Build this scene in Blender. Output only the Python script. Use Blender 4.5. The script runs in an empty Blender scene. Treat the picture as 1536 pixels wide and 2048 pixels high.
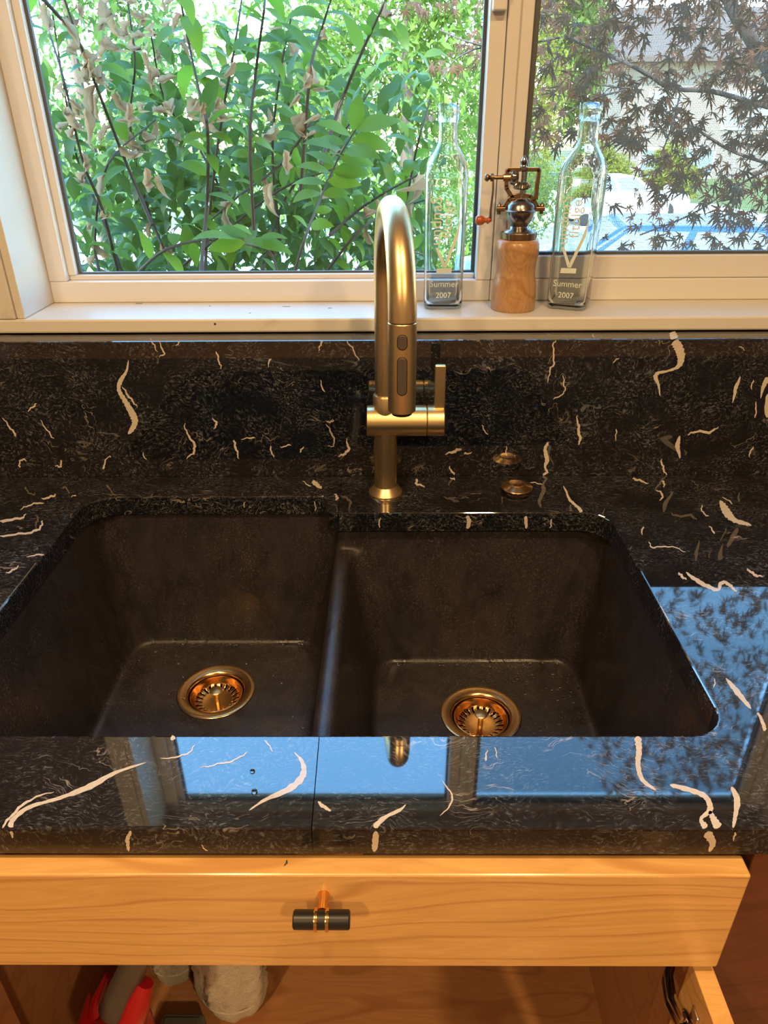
import bpy, bmesh, math, random
import numpy as np
from mathutils import Vector, Matrix
from math import sin, cos, pi, radians, sqrt

scene = bpy.context.scene
COL = scene.collection

# ------------------------------------------------------------------ camera
CAMZ = 1.41
PITCH, YAW, ROLL, FPX = radians(28.85), radians(.53), radians(-.41), 1435.0
Fv = Vector((-sin(YAW)*cos(PITCH), cos(YAW)*cos(PITCH), -sin(PITCH)))
_r = Vector((cos(YAW), sin(YAW), 0)); _u = _r.cross(Fv)
Rv = cos(ROLL)*_r + sin(ROLL)*_u
Uv = -sin(ROLL)*_r + cos(ROLL)*_u
CAM = Vector((0, 0, CAMZ))
cam = bpy.data.cameras.new('camera'); camo = bpy.data.objects.new('camera', cam)
COL.objects.link(camo)
camo.matrix_world = Matrix(((Rv.x, Uv.x, -Fv.x, 0), (Rv.y, Uv.y, -Fv.y, 0), (Rv.z, Uv.z, -Fv.z, CAMZ), (0, 0, 0, 1)))
cam.sensor_fit = 'VERTICAL'; cam.sensor_height = 24.0
cam.lens = FPX/2048*24.0
cam.clip_start = .02; cam.clip_end = 300
scene.camera = camo

# ------------------------------------------------------------------ world, sun, exposure
w = bpy.data.worlds.new('world'); scene.world = w; w.use_nodes = True
nt = w.node_tree; bg = nt.nodes['Background']
sky = nt.nodes.new('ShaderNodeTexSky'); sky.sky_type = 'NISHITA'
sky.sun_disc = False; sky.sun_elevation = radians(46); sky.sun_rotation = radians(205)
sky.air_density = 1.0; sky.dust_density = .2; sky.ozone_density = 2.6
hs_ = nt.nodes.new('ShaderNodeHueSaturation'); hs_.inputs['Saturation'].default_value = 1.14; hs_.inputs['Hue'].default_value = .484
nt.links.new(sky.outputs[0], hs_.inputs['Color']); nt.links.new(hs_.outputs[0], bg.inputs[0]); bg.inputs[1].default_value = 2.9
SUN_DIR = Vector((-.45, -.95, 1.08)).normalized()      # towards the sun: behind the house
sl = bpy.data.lights.new('sun', 'SUN'); sl.energy = 15.0; sl.angle = radians(.6); sl.color = (1, .93, .80)
so = bpy.data.objects.new('sun', sl); COL.objects.link(so)
so.rotation_euler = SUN_DIR.to_track_quat('Z', 'Y').to_euler(); so.location = (0, -6, 9)
scene.view_settings.view_transform = 'Standard'
scene.view_settings.look = 'None'
scene.view_settings.exposure = 0.0
scene.view_settings.gamma = 1.0
scene.view_settings.use_curve_mapping = False
WARM = (1.0, .66, .32)
CAN_SPOTS = [(-.42, .02, 13), (.34, .02, 13), (-.85, -1.28, 32), (.80, -1.28, 32)]
for i, (x, y, p) in enumerate(CAN_SPOTS):
    l = bpy.data.lights.new('downlight', 'AREA'); l.shape = 'DISK'; l.size = .12; l.energy = p; l.color = WARM
    lo = bpy.data.objects.new('downlight_lamp', l); COL.objects.link(lo); lo.location = (x, y, 2.425)

try:
    scene.cycles.use_denoising = True
    scene.cycles.max_bounces = 14; scene.cycles.transparent_max_bounces = 24
    scene.cycles.transmission_bounces = 12; scene.cycles.sample_clamp_indirect = 6
except Exception:
    pass

# ------------------------------------------------------------------ helpers
def ray(u, v):
    return Fv + Rv*((u-768)/FPX) - Uv*((v-1024)/FPX)
def onz(u, v, z):
    d = ray(u, v); return CAM + d*((z-CAMZ)/d.z)
def ony(u, v, y):
    d = ray(u, v); return CAM + d*(y/d.y)

def link(name, me, mat=None, parent=None):
    o = bpy.data.objects.new(name, me); COL.objects.link(o)
    if mat is not None:
        for m in (mat if isinstance(mat, (list, tuple)) else [mat]):
            me.materials.append(m)
    if parent is not None:
        o.parent = parent; o.matrix_parent_inverse = Matrix.Translation(parent_loc(parent)).inverted()
    return o
def parent_loc(p):
    q = Vector((0, 0, 0)); 
    while p is not None:
        q = q + p.location; p = p.parent if p.parent is None or p.type == 'EMPTY' else None
    return q
def obj(name, bm, mat=None, parent=None, smooth=False, bevel=0, seg=2, angle=40):
    bmesh.ops.recalc_face_normals(bm, faces=bm.faces)
    me = bpy.data.meshes.new(name); bm.to_mesh(me); bm.free()
    if smooth:
        for p in me.polygons: p.use_smooth = True
        try: me.set_sharp_from_angle(angle=radians(angle))
        except Exception: pass
    o = link(name, me, mat, parent)
    if bevel:
        b = o.modifiers.new('bevel', 'BEVEL'); b.width = bevel; b.segments = seg; b.limit_method = 'ANGLE'; b.angle_limit = radians(35)
        b.harden_normals = False
    return o
def tag(o, label=None, cat=None, group=None, kind=None):
    if label: o['label'] = label
    if cat: o['category'] = cat
    if group: o['group'] = group
    if kind: o['kind'] = kind
    return o
def thing(name, loc, label, cat, group=None, kind=None):
    o = bpy.data.objects.new(name, None); COL.objects.link(o); o.location = loc
    o.empty_display_size = .02
    return tag(o, label, cat, group, kind)
def NB(): return bmesh.new()
def bx(bm, x0, x1, y0, y1, z0, z1):
    vs = [bm.verts.new(p) for p in ((x0,y0,z0),(x1,y0,z0),(x1,y1,z0),(x0,y1,z0),(x0,y0,z1),(x1,y0,z1),(x1,y1,z1),(x0,y1,z1))]
    for f in ((0,3,2,1),(4,5,6,7),(0,1,5,4),(1,2,6,5),(2,3,7,6),(3,0,4,7)):
        bm.faces.new([vs[i] for i in f])
    return bm
def box(*a): return bx(NB(), *a)
def frame_axes(d):
    d = Vector(d).normalized()
    a = Vector((0, 0, 1)) if abs(d.z) < .9 else Vector((1, 0, 0))
    e1 = d.cross(a).normalized(); e2 = d.cross(e1).normalized()
    return d, e1, e2
def lathe(bm, prof, org, axis=(0, 0, 1), n=40, cap=True):
    """prof: list of (r, h) along axis"""
    org = Vector(org); d, e1, e2 = frame_axes(axis)
    rings = []
    for r, h in prof:
        if r < 1e-6:
            rings.append([bm.verts.new(org + d*h)])
        else:
            rings.append([bm.verts.new(org + d*h + e1*(r*cos(2*pi*k/n)) + e2*(r*sin(2*pi*k/n))) for k in range(n)])
    for a, b in zip(rings, rings[1:]):
        for k in range(n):
            k2 = (k+1) % n
            if len(a) == 1 and len(b) == 1: break
            if len(a) == 1: bm.faces.new((a[0], b[k], b[k2]))
            elif len(b) == 1: bm.faces.new((a[k], b[0], a[k2]))
            else: bm.faces.new((a[k], b[k], b[k2], a[k2]))
    if cap:
        for rg in (rings[0], rings[-1]):
            if len(rg) > 2: bm.faces.new(rg)
    return bm
def tube(bm, pts, rad, n=12, cap=True):
    pts = [Vector(p) for p in pts]; m = len(pts)
    if not isinstance(rad, (list, tuple)): rad = [rad]*m
    prev = None; rings = []
    for i, p in enumerate(pts):
        t = (pts[min(i+1, m-1)] - pts[max(i-1, 0)]).normalized()
        if prev is None:
            _, e1, e2 = frame_axes(t)
        else:
            e1 = (prev - t*prev.dot(t))
            e1 = e1.normalized() if e1.length > 1e-6 else frame_axes(t)[1]
            e2 = t.cross(e1)
        prev = e1
        rings.append([bm.verts.new(p + e1*(rad[i]*cos(2*pi*k/n)) + e2*(rad[i]*sin(2*pi*k/n))) for k in range(n)])
    for a, b in zip(rings, rings[1:]):
        for k in range(n):
            bm.faces.new((a[k], a[(k+1) % n], b[(k+1) % n], b[k]))
    if cap:
        bm.faces.new(rings[0]); bm.faces.new(list(reversed(rings[-1])))
    return bm
def prism(bm, poly, z0, z1):
    """poly: (x,y) list extruded in z"""
    lo = [bm.verts.new((x, y, z0)) for x, y in poly]; hi = [bm.verts.new((x, y, z1)) for x, y in poly]
    n = len(poly)
    bm.faces.new(lo); top = bm.faces.new(hi)
    for k in range(n): bm.faces.new((lo[k], lo[(k+1) % n], hi[(k+1) % n], hi[k]))
    return hi
def prism_axis(bm, poly, a0, a1, f):
    lo = [bm.verts.new(f(x, y, a0)) for x, y in poly]; hi = [bm.verts.new(f(x, y, a1)) for x, y in poly]
    n = len(poly); bm.faces.new(lo); bm.faces.new(hi)
    for k in range(n): bm.faces.new((lo[k], lo[(k+1) % n], hi[(k+1) % n], hi[k]))
    return bm
def rrect(x0, x1, y0, y1, r, n=6):
    """rounded rectangle, counter-clockwise from the bottom-left arc"""
    out = []
    for cx, cy, a0 in ((x0+r, y0+r, pi), (x1-r, y0+r, 1.5*pi), (x1-r, y1-r, 0), (x0+r, y1-r, .5*pi)):
        for k in range(n+1):
            a = a0 + .5*pi*k/n; out.append((cx+r*cos(a), cy+r*sin(a)))
    return out
def catmull(pts, sub=5):
    pts = [np.array(p, float) for p in pts]
    if len(pts) < 3: 
        return [pts[0]+(pts[-1]-pts[0])*t for t in np.linspace(0, 1, sub+1)]
    P = [2*pts[0]-pts[1]] + pts + [2*pts[-1]-pts[-2]]
    out = []
    for i in range(1, len(P)-2):
        for k in range(sub):
            t = k/sub
            out.append(.5*((2*P[i]) + (P[i+1]-P[i-1])*t + (2*P[i-1]-5*P[i]+4*P[i+1]-P[i+2])*t*t + (3*P[i]-P[i-1]-3*P[i+1]+P[i+2])*t**3))
    out.append(P[-2]); return out

# ------------------------------------------------------------------ materials
def S(n, name):
    for k in (name if isinstance(name, tuple) else (name,)):
        if k in n.inputs: return n.inputs[k]
    raise KeyError(name)
def mat(name, col=(.8, .8, .8), rough=.5, metal=0, ior=1.5, coat=0, spec=None):
    m = bpy.data.materials.new(name); m.use_nodes = True
    b = m.node_tree.nodes['Principled BSDF']
    b.inputs['Base Color'].default_value = (*col, 1); b.inputs['Roughness'].default_value = rough
    b.inputs['Metallic'].default_value = metal; b.inputs['IOR'].default_value = ior
    b.inputs['Coat Weight'].default_value = coat
    if spec is not None: b.inputs['Specular IOR Level'].default_value = spec
    return m
class N:
    def __init__(s, m): s.m = m; s.t = m.node_tree; s.b = s.t.nodes.get('Principled BSDF')
    def new(s, typ, **kw):
        n = s.t.nodes.new('ShaderNode'+typ)
        for k, v in kw.items():
            if hasattr(n, k): setattr(n, k, v)
        return n
    def set(s, sock, v):
        if hasattr(v, 'is_linked') or isinstance(v, bpy.types.NodeSocket): s.t.links.new(v, sock)
        else:
            try: sock.default_value = v
            except Exception: sock.default_value = (*v, 1)
    def coord(s): return s.new('TexCoord').outputs['Object']
    def mapping(s, vec, scale=(1, 1, 1), rot=(0, 0, 0), loc=(0, 0, 0)):
        n = s.new('Mapping'); s.set(n.inputs[0], vec); n.inputs['Scale'].default_value = scale
        n.inputs['Rotation'].default_value = rot; n.inputs['Location'].default_value = loc; return n.outputs[0]
    def noise(s, vec, scale=5, detail=4, rough=.5, dist=0, out='Fac'):
        n = s.new('TexNoise'); s.set(n.inputs['Vector'], vec); n.inputs['Scale'].default_value = scale
        n.inputs['Detail'].default_value = detail; n.inputs['Roughness'].default_value = rough; n.inputs['Distortion'].default_value = dist
        return n.outputs[out]
    def ramp(s, fac, stops, interp='LINEAR'):
        n = s.new('ValToRGB'); s.set(n.inputs[0], fac); cr = n.color_ramp; cr.interpolation = interp
        while len(cr.elements) < len(stops): cr.elements.new(.5)
        for e, (p, c) in zip(cr.elements, stops):
            e.position = p; e.color = (*c, 1) if isinstance(c, (tuple, list)) else (c, c, c, 1)
        return n.outputs[0]
    def mix(s, fac, a, b, mode='MIX'):
        n = s.new('MixRGB'); n.blend_type = mode
        s.set(n.inputs[0], fac)
        for i, v in ((1, a), (2, b)):
            if isinstance(v, bpy.types.NodeSocket): s.t.links.new(v, n.inputs[i])
            else: n.inputs[i].default_value = (*v, 1) if len(v) == 3 else v
        return n.outputs[0]
    def math(s, op, a, b=0.0, c=None):
        n = s.new('Math'); n.operation = op; s.set(n.inputs[0], a); s.set(n.inputs[1], b)
        if c is not None: s.set(n.inputs[2], c)
        return n.outputs[0]
    def vadd(s, a, b):
        n = s.new('VectorMath'); n.operation = 'ADD'; s.set(n.inputs[0], a); s.set(n.inputs[1], b); return n.outputs[0]
    def vscale(s, a, k):
        n = s.new('VectorMath'); n.operation = 'SCALE'; s.set(n.inputs[0], a); n.inputs['Scale'].default_value = k; return n.outputs[0]
    def bump(s, h, strength=.3, dist=.001):
        n = s.new('Bump'); s.set(n.inputs['Height'], h); n.inputs['Strength'].default_value = strength; n.inputs['Distance'].default_value = dist
        s.t.links.new(n.outputs[0], s.b.inputs['Normal']); return n

M = {}
def granite(name='polished_black_granite', rough=.03, ior=2.1):
    m = mat(name, (.012, .012, .015), rough, ior=ior)
    n = N(m); co = n.coord()
    wob = n.noise(co, 7, 3, .55, out='Color'); wob2 = n.noise(co, 30, 3, .6, out='Color')
    p = n.vadd(co, n.vscale(n.vadd(wob, (-.5, -.5, -.5)), .11))
    p = n.vadd(p, n.vscale(n.vadd(wob2, (-.5, -.5, -.5)), .016))
    wob3 = n.noise(co, 85, 2, .6, out='Color'); p = n.vadd(p, n.vscale(n.vadd(wob3, (-.5, -.5, -.5)), .006))
    st = n.mapping(p, (170, 640, 250), rot=(.25, .15, .35))
    wisp = n.noise(st, 1.0, 5, .65, 0)
    patch = n.noise(co, 16, 3, .6)
    wisp = n.math('MULTIPLY', n.ramp(wisp, [(.47, 0.), (.56, .16), (.64, .55), (.74, 1.)]), n.ramp(patch, [(.36, .12), (.60, 1.)]))
    base = n.mix(wisp, (.0060, .0064, .0092), (.19, .20, .225))
    # thin bright threads along contour lines of a warped noise
    q = n.mapping(p, (7, 46, 13), rot=(.3, .1, .5))
    th = n.noise(q, 1.25, 2, .5, 1.2)
    line = n.math('ABSOLUTE', n.math('SUBTRACT', th, .5))
    line = n.ramp(line, [(.0, .8), (.004, .5), (.010, 0.)])
    msk = n.ramp(n.noise(co, 19, 2, .5), [(.57, 0.), (.66, 1.)])
    base = n.mix(n.math('MULTIPLY', line, msk), base, (.36, .31, .26))
    n.set(n.b.inputs['Base Color'], base)
    return m
M['granite'] = granite(); M['graniteedge'] = granite('satin_granite_edge', .22, 1.5)
m = mat('cream_granite_vein', (.74, .63, .50), .05, ior=1.6); n = N(m)
n.set(n.b.inputs['Base Color'], n.mix(n.noise(n.coord(), 240, 4, .6), (.46, .395, .325), (.70, .62, .525))); M['vein'] = m

m = mat('white_paint', (.80, .77, .71), .38); n = N(m); c = n.coord()
n.set(n.b.inputs['Base Color'], n.mix(n.ramp(n.noise(c, 26, 6, .7), [(.60, 0.), (.8, 1.)]), (.64, .61, .55), (.52, .46, .38)))
n.bump(n.noise(c, 60, 3, .5), .12, .001); M['paint'] = m
M['vinyl'] = mat('window_vinyl', (.70, .68, .65), .32)
M['gasket'] = mat('grey_gasket', (.075, .082, .088), .5)
M['wallpaint'] = mat('wall_paint', (.46, .46, .47), .6)
M['ceil'] = mat('ceiling_paint', (.80, .78, .74), .7)
def wood(name, ca, cb, cc, scale=(3, 34, 34), rough=.32, rot=(0, 0, 0), knots=False):
    m = mat(name, ca, rough, coat=.25); n = N(m); c = n.coord()
    n.b.inputs['Coat Roughness'].default_value = .15
    wob = n.noise(n.mapping(c, (1.2, 5, 5), rot), 2.0, 2, .5, out='Color')
    p = n.vadd(n.mapping(c, scale, rot), n.vscale(wob, 3.0))
    fine = n.ramp(n.noise(n.mapping(p, (.6, 3, 3)), 2.2, 6, .66), [(.30, 0.), (.70, 1.)])
    rings = n.new('TexWave'); n.set(rings.inputs['Vector'], p); rings.inputs['Scale'].default_value = .46
    rings.bands_direction = 'Z'; rings.inputs['Distortion'].default_value = 3.0; rings.inputs['Detail'].default_value = 3
    rings.inputs['Detail Scale'].default_value = .6
    col = n.mix(fine, ca, cb)
    col = n.mix(n.ramp(rings.outputs['Fac'], [(.0, .50), (.035, .26), (.10, 0.)]), col, cc)
    if knots:
        v = n.new('TexVoronoi'); n.set(v.inputs['Vector'], n.mapping(c, (5.5, 7, 7))); v.inputs['Scale'].default_value = 1.0
        col = n.mix(n.ramp(v.outputs['Distance'], [(.03, 1.), (.075, .35), (.11, 0.)]), col, (.09, .03, .01))
    n.set(n.b.inputs['Base Color'], col)
    n.bump(fine, .06, .0006)
    return m
M['maple'] = wood('honey_maple_wood', (.60, .33, .105), (.76, .455, .175), (.44, .19, .05))
M['shelfwood'] = wood('cabinet_interior_wood', (.44, .20, .075), (.55, .27, .11), (.30, .115, .035), (2.2, 26, 26), .45, knots=True)
M['sidewood'] = wood('cabinet_side_wood', (.42, .20, .085), (.50, .25, .115), (.32, .14, .05), (22, 22, 2.0), .5)
M['darkwood'] = wood('dark_red_brown_wood', (.105, .030, .015), (.15, .045, .022), (.06, .016, .008), (26, 26, 2.2), .35)
M['floorwood'] = wood('floor_wood', (.30, .15, .07), (.38, .20, .10), (.18, .08, .03), (18, 2.5, 18), .4)
M['millwood'] = wood('pepper_mill_wood', (.36, .185, .070), (.56, .32, .145), (.27, .115, .035), (95, 95, 9), .3)
def brushed(name, ca, cb, rough, sc, an=0.0):
    m = mat(name, ca, rough, 1.0); n = N(m)
    f = n.noise(n.mapping(n.coord(), sc), 1, 3, .6)
    n.set(n.b.inputs['Base Color'], n.mix(f, ca, cb))
    n.set(n.b.inputs['Roughness'], n.math('MULTIPLY_ADD', f, .06, rough-.03))
    n.b.inputs['Anisotropic'].default_value = an
    return m
M['gold'] = brushed('brushed_gold', (.80, .58, .28), (.86, .65, .35), .33, (900, 900, 30))
M['goldpol'] = brushed('polished_gold', (.80, .44, .15), (.88, .52, .20), .17, (60, 60, 60))
M['goldcop'] = brushed('copper_gold', (.72, .43, .19), (.80, .52, .26), .22, (300, 300, 300))
M['button'] = mat('dark_grey_rubber', (.075, .055, .048), .45)
M['blackplastic'] = mat('black_plastic', (.012, .012, .013), .35)
M['bronze'] = brushed('antique_bronze', (.18, .115, .07), (.34, .23, .14), .34, (160, 160, 160))
M['steel'] = brushed('gunmetal_steel', (.30, .29, .30), (.44, .40, .36), .22, (120, 120, 120))
M['chrome'] = mat('chrome', (.70, .66, .58), .14, 1.0)
M['knobwood'] = mat('red_lacquered_wood', (.40, .085, .022), .22, coat=.6)
# black composite sink: matt, with drying marks and darker wet patches
m = mat('black_composite_sink', (.03, .027, .025), .42, ior=1.5); n = N(m); c = n.coord()
f1 = n.noise(n.mapping(c, (26, 26, 12)), 1, 8, .78, .8); f2 = n.noise(c, 330, 4, .8); f3 = n.noise(c, 9, 3, .5, .6)
col = n.mix(n.ramp(f1, [(.40, 0.), (.80, .8)]), (.0170, .0150, .0160), (.050, .040, .038))
col = n.mix(n.math('MULTIPLY', n.ramp(f2, [(.54, 0.), (.72, .8)]), n.ramp(n.noise(n.mapping(c, (1, 1, .45)), 15, 4, .6), [(.40, .15), (.66, 1.)])), col, (.19, .15, .125))
n.set(n.b.inputs['Base Color'], col)
n.set(n.b.inputs['Roughness'], n.ramp(f3, [(.44, .27), (.50, .44)]))
n.bump(f2, .14, .0005); M['sink'] = m
M['water'] = mat('water_drops', (1, 1, 1), .02, ior=1.33); M['water'].node_tree.nodes['Principled BSDF'].inputs['Transmission Weight'].default_value = 1
M['redplastic'] = mat('red_plastic', (.48, .010, .016), .3, coat=.3)
M['greyplastic'] = mat('dark_grey_rubber_grip', (.095, .080, .070), .36)
M['batteryplastic'] = mat('grey_battery_plastic', (.10, .10, .085), .5)
m = mat('white_terry_cloth', (.66, .60, .47), .9); n = N(m)
tn = n.noise(n.coord(), 320, 4, .7); n.set(n.b.inputs['Base Color'], n.mix(tn, (.55, .49, .38), (.88, .83, .70))); n.bump(tn, .8, .004); M['terry'] = m
def thin_glass(name, tint=(1, 1, 1), ior=1.45):
    m = bpy.data.materials.new(name); m.use_nodes = True; t = m.node_tree; t.nodes.clear()
    o = t.nodes.new('ShaderNodeOutputMaterial'); mx = t.nodes.new('ShaderNodeMixShader')
    tr = t.nodes.new('ShaderNodeBsdfTransparent'); tr.inputs[0].default_value = (*tint, 1)
    gl = t.nodes.new('ShaderNodeBsdfGlossy'); gl.inputs['Roughness'].default_value = .0
    fr = t.nodes.new('ShaderNodeFresnel')
    ge = t.nodes.new('ShaderNodeNewGeometry'); mi = t.nodes.new('ShaderNodeMath'); mi.operation = 'MULTIPLY_ADD'   # same Fresnel from both faces of the pane
    t.links.new(ge.outputs['Backfacing'], mi.inputs[0]); mi.inputs[1].default_value = 1/ior-ior; mi.inputs[2].default_value = ior
    t.links.new(mi.outputs[0], fr.inputs[0])
    t.links.new(fr.outputs[0], mx.inputs[0]); t.links.new(tr.outputs[0], mx.inputs[1]); t.links.new(gl.outputs[0], mx.inputs[2])
    t.links.new(mx.outputs[0], o.inputs[0]); return m
M['pane'] = thin_glass('window_glass', (.97, .985, .98))
m = mat('bottle_glass', (.955, .985, .975), .0, ior=1.46); m.node_tree.nodes['Principled BSDF'].inputs['Transmission Weight'].default_value = 1; M['bottle'] = m
M['etch'] = mat('etched_print', (.70, .78, .72), .8)
M['bark'] = mat('brown_bark', (.085, .055, .040), .8)
M['screen'] = mat('grey_insect_screen', (.16, .16, .16), .6)

def leafmat(name, ca, cb, trans=.38, gloss=.30, per_object=True):
    m = bpy.data.materials.new(name); m.use_nodes = True; n = N(m); t = n.t; b = n.b
    if per_object: r = n.new('ObjectInfo').outputs['Random']
    else: r = n.noise(n.coord(), 11, 2, .6)
    vein = n.noise(n.coord(), 90 if per_object else 60, 3, .6)
    col = n.mix(r, ca, cb); col = n.mix(n.math('MULTIPLY', vein, .35), col, tuple(x*1.7 for x in ca))
    n.set(b.inputs['Base Color'], col); b.inputs['Roughness'].default_value = gloss; b.inputs['Specular IOR Level'].default_value = .22
    tr = t.nodes.new('ShaderNodeBsdfTranslucent'); n.set(tr.inputs[0], n.mix(.5, col, tuple(min(1, x*2.2) for x in cb)))
    mx = t.nodes.new('ShaderNodeMixShader'); mx.inputs[0].default_value = trans
    t.links.new(b.outputs[0], mx.inputs[1]); t.links.new(tr.outputs[0], mx.inputs[2])
    t.links.new(mx.outputs[0], t.nodes['Material Output'].inputs[0]); return m
M['leaf'] = leafmat('green_shrub_leaf', (.066, .135, .012), (.140, .235, .024), .48, .45)
M['leafdeep'] = leafmat('shade_toned_shrub_foliage', (.040, .085, .015), (.088, .150, .026), .3, .5, False)  # same shrub's leaves in darker green: inner shade put into the colour
M['dry'] = leafmat('dry_tan_leaf', (.29, .155, .080), (.46, .29, .165), .35, .8)
M['mapleleaf'] = leafmat('bronze_maple_leaf', (.062, .044, .024), (.105, .066, .036), .25, .5)
M['maplestuff'] = leafmat('bronze_sun_tinted_foliage', (.060, .041, .023), (.150, .058, .030), .30, .5, False)  # bronze; its reddish tint paints in sun glowing through the leaves
M['bark'] = mat('brown_bark', (.085, .055, .040), .8)
M['greybark'] = mat('grey_maple_bark', (.10, .085, .075), .8)
M['farleaf'] = leafmat('bright_far_foliage', (.050, .105, .016), (.150, .210, .035), .4, .6, False)
M['farleaf2'] = leafmat('yellow_green_far_foliage', (.120, .150, .016), (.260, .250, .030), .4, .6, False)
M['farleaf3'] = leafmat('mid_green_far_foliage', (.040, .085, .020), (.095, .160, .035), .4, .6, False)
m = mat('lawn', (.20, .30, .06), .9); n = N(m); n.set(n.b.inputs['Base Color'], n.mix(n.noise(n.coord(), 2.2, 6, .7), (.050, .095, .014), (.15, .18, .035))); M['lawn'] = m
m = mat('concrete_drive', (.55, .52, .48), .85); n = N(m); n.set(n.b.inputs['Base Color'], n.mix(n.noise(n.coord(), 1.5, 6, .7), (.50, .47, .43), (.66, .63, .58))); M['concrete'] = m
M['whitecar'] = mat('white_car_paint', (.80, .80, .80), .25, coat=.6)
M['bluecar'] = mat('blue_car_paint', (.012, .075, .26), .25, coat=.3)
M['carglass'] = mat('car_window_glass', (.20, .27, .28), .08)
M['tyre'] = mat('black_tyre', (.02, .02, .02), .8)
M['siding'] = mat('beige_siding', (.24, .20, .16), .8)
M['roofing'] = mat('brown_shingle_roof', (.11, .085, .072), .9)
M['whitetrim'] = mat('white_outdoor_trim', (.75, .74, .72), .6)
M['exterior'] = mat('exterior_wall_paint', (.45, .42, .38), .8)

# ------------------------------------------------------------------ room shell
CT, CB = .92, .89                      # countertop top / underside
YF, YB = .3734, 1.0056                 # counter front edge / backsplash face
SILL, SILLB, YS = 1.1542, 1.1336, 1.0485
YW = 1.155                             # window frame face
XL, XR, ZH = -.5324, .872, 1.905       # window opening
XSEAM = lambda y: -.0627 - (y-.3738)*.0205
def struct(name, bm, m, label=None, parent=None, **k):
    o = obj(name, bm, m, parent, **k)
    if parent is None: o['kind'] = 'structure'
    if label: o['label'] = label
    return o
struct('floor', box(-2.6, 2.6, -3.2, 1.2, -.06, 0), M['floorwood'])
bm = box(-3.2, 3.2, -3.6, 1.34, 2.44, 2.62); struct('ceiling', bm, M['ceil'])
bm = NB()
bx(bm, -2.6, 2.6, 1.06, 1.215, -.9, SILLB); bx(bm, -2.6, XL-.012, 1.06, 1.215, SILLB, 2.44)
bx(bm, XR+.012, 2.6, 1.06, 1.215, SILLB, 2.44); bx(bm, XL-.012, XR+.012, 1.06, 1.215, ZH+.012, 2.44)
struct('wall_back', bm, mat('dark_wall_paint', (.10, .085, .085), .5))
struct('wall_left', box(-2.7, -2.6, -3.2, 1.2, 0, 2.44), M['wallpaint'])
struct('wall_right', box(2.6, 2.7, -3.2, 1.2, 0, 2.44), M['wallpaint'])
struct('wall_front', box(-2.6, 2.6, -3.3, -3.2, 0, 2.44), M['wallpaint'])

# window sill, jambs and casing (painted wood)
bm = box(-.62, .96, YS, 1.204, SILLB, SILL-.0002)
struct('trim_1', bm, M['paint'], 'painted wooden window sill with a worn nosing', bevel=.003)
bm = box(XL-.012, XL, YS+.004, YW+.05, SILL, ZH); struct('trim_2', bm, M['paint'], 'painted wooden jamb on the left of the window', bevel=.0015)
bm = box(XR, XR+.012, YS+.004, YW+.05, SILL, ZH); struct('trim_3', bm, M['paint'], 'painted wooden jamb on the right of the window', bevel=.0015)
struct('trim_4', box(XL-.012, XR+.012, YS+.004, YW+.05, ZH, ZH+.012), M['paint'], 'painted wooden head of the window')
struct('trim_5', box(XL-.048, XL-.0125, YS, 1.0595, SILL, ZH+.048), M['paint'], 'painted casing beside the left jamb', bevel=.002)
struct('trim_6', box(XR+.0125, XR+.048, YS, 1.0595, SILL, ZH+.048), M['paint'], 'painted casing beside the right jamb', bevel=.002)
struct('trim_7', box(XL-.0125, XR+.0125, YS, 1.0595, ZH+.0125, ZH+.048), M['paint'], 'painted casing above the window', bevel=.002)

o = bpy.data.objects['trim_1']
p = ony(430, 648, YS); bm = NB(); lathe(bm, [(0, -.0004), (.0016, -.0004), (.0016, .0003), (0, .0003)], p, (0, -1, 0), 14, cap=False); obj('nail_hole', bm, M['blackplastic'], o)
for u, v, l, h in ((278, 607, .010, .0012), (300, 604, .006, .001), (420, 612, .003, .001), (573, 613, .012, .0009), (660, 616, .006, .0009), (500, 626, .003, .0009)):
    p = onz(u, v, SILL); obj('paint_chip', box(p.x-l/2, p.x+l/2, p.y-h, p.y+h, SILL-.0006, SILL+.00005), M['bark'], o)
# left, fixed light
w1 = thing('window_1', (-.18, YW, SILL), 'fixed left pane of the white vinyl window', 'window', kind='structure')
GL = -.494; GB = 1.1937; GR = .1327; GT = 1.872
bm = NB()
bx(bm, XL, .1575, YW, 1.205, SILL, 1.1864); bx(bm, XL, .1575, YW, 1.205, 1.878, ZH)
bx(bm, XL, -.5055, YW, 1.205, 1.1864, 1.878); bx(bm, .1345, .1575, YW-.002, 1.205, 1.1864, 1.878)
obj('window_frame', bm, M['vinyl'], w1, bevel=.0018)
bm = NB()
bx(bm, -.5055, .1345, 1.170, 1.184, 1.1864, GB); bx(bm, -.5055, GL, 1.168, 1.184, GB, 1.878); bx(bm, -.5055, .1345, 1.170, 1.184, GT, 1.878)
obj('glazing_bead', bm, M['vinyl'], w1, bevel=.0012)
bm = NB()
bx(bm, GL, GL+.0045, 1.179, 1.186, GB, GT); bx(bm, GR-.0035, .1345, 1.179, 1.186, GB, GT)
bx(bm, GL+.0045, GR-.0035, 1.179, 1.186, GB, GB+.0028); bx(bm, GL+.0045, GR-.0035, 1.179, 1.186, GT-.003, GT)
obj('gasket', bm, M['gasket'], w1)
obj('glass_pane', box(GL-.004, .136, 1.186, 1.190, GB-.004, GT+.003), M['pane'], w1)
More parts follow.
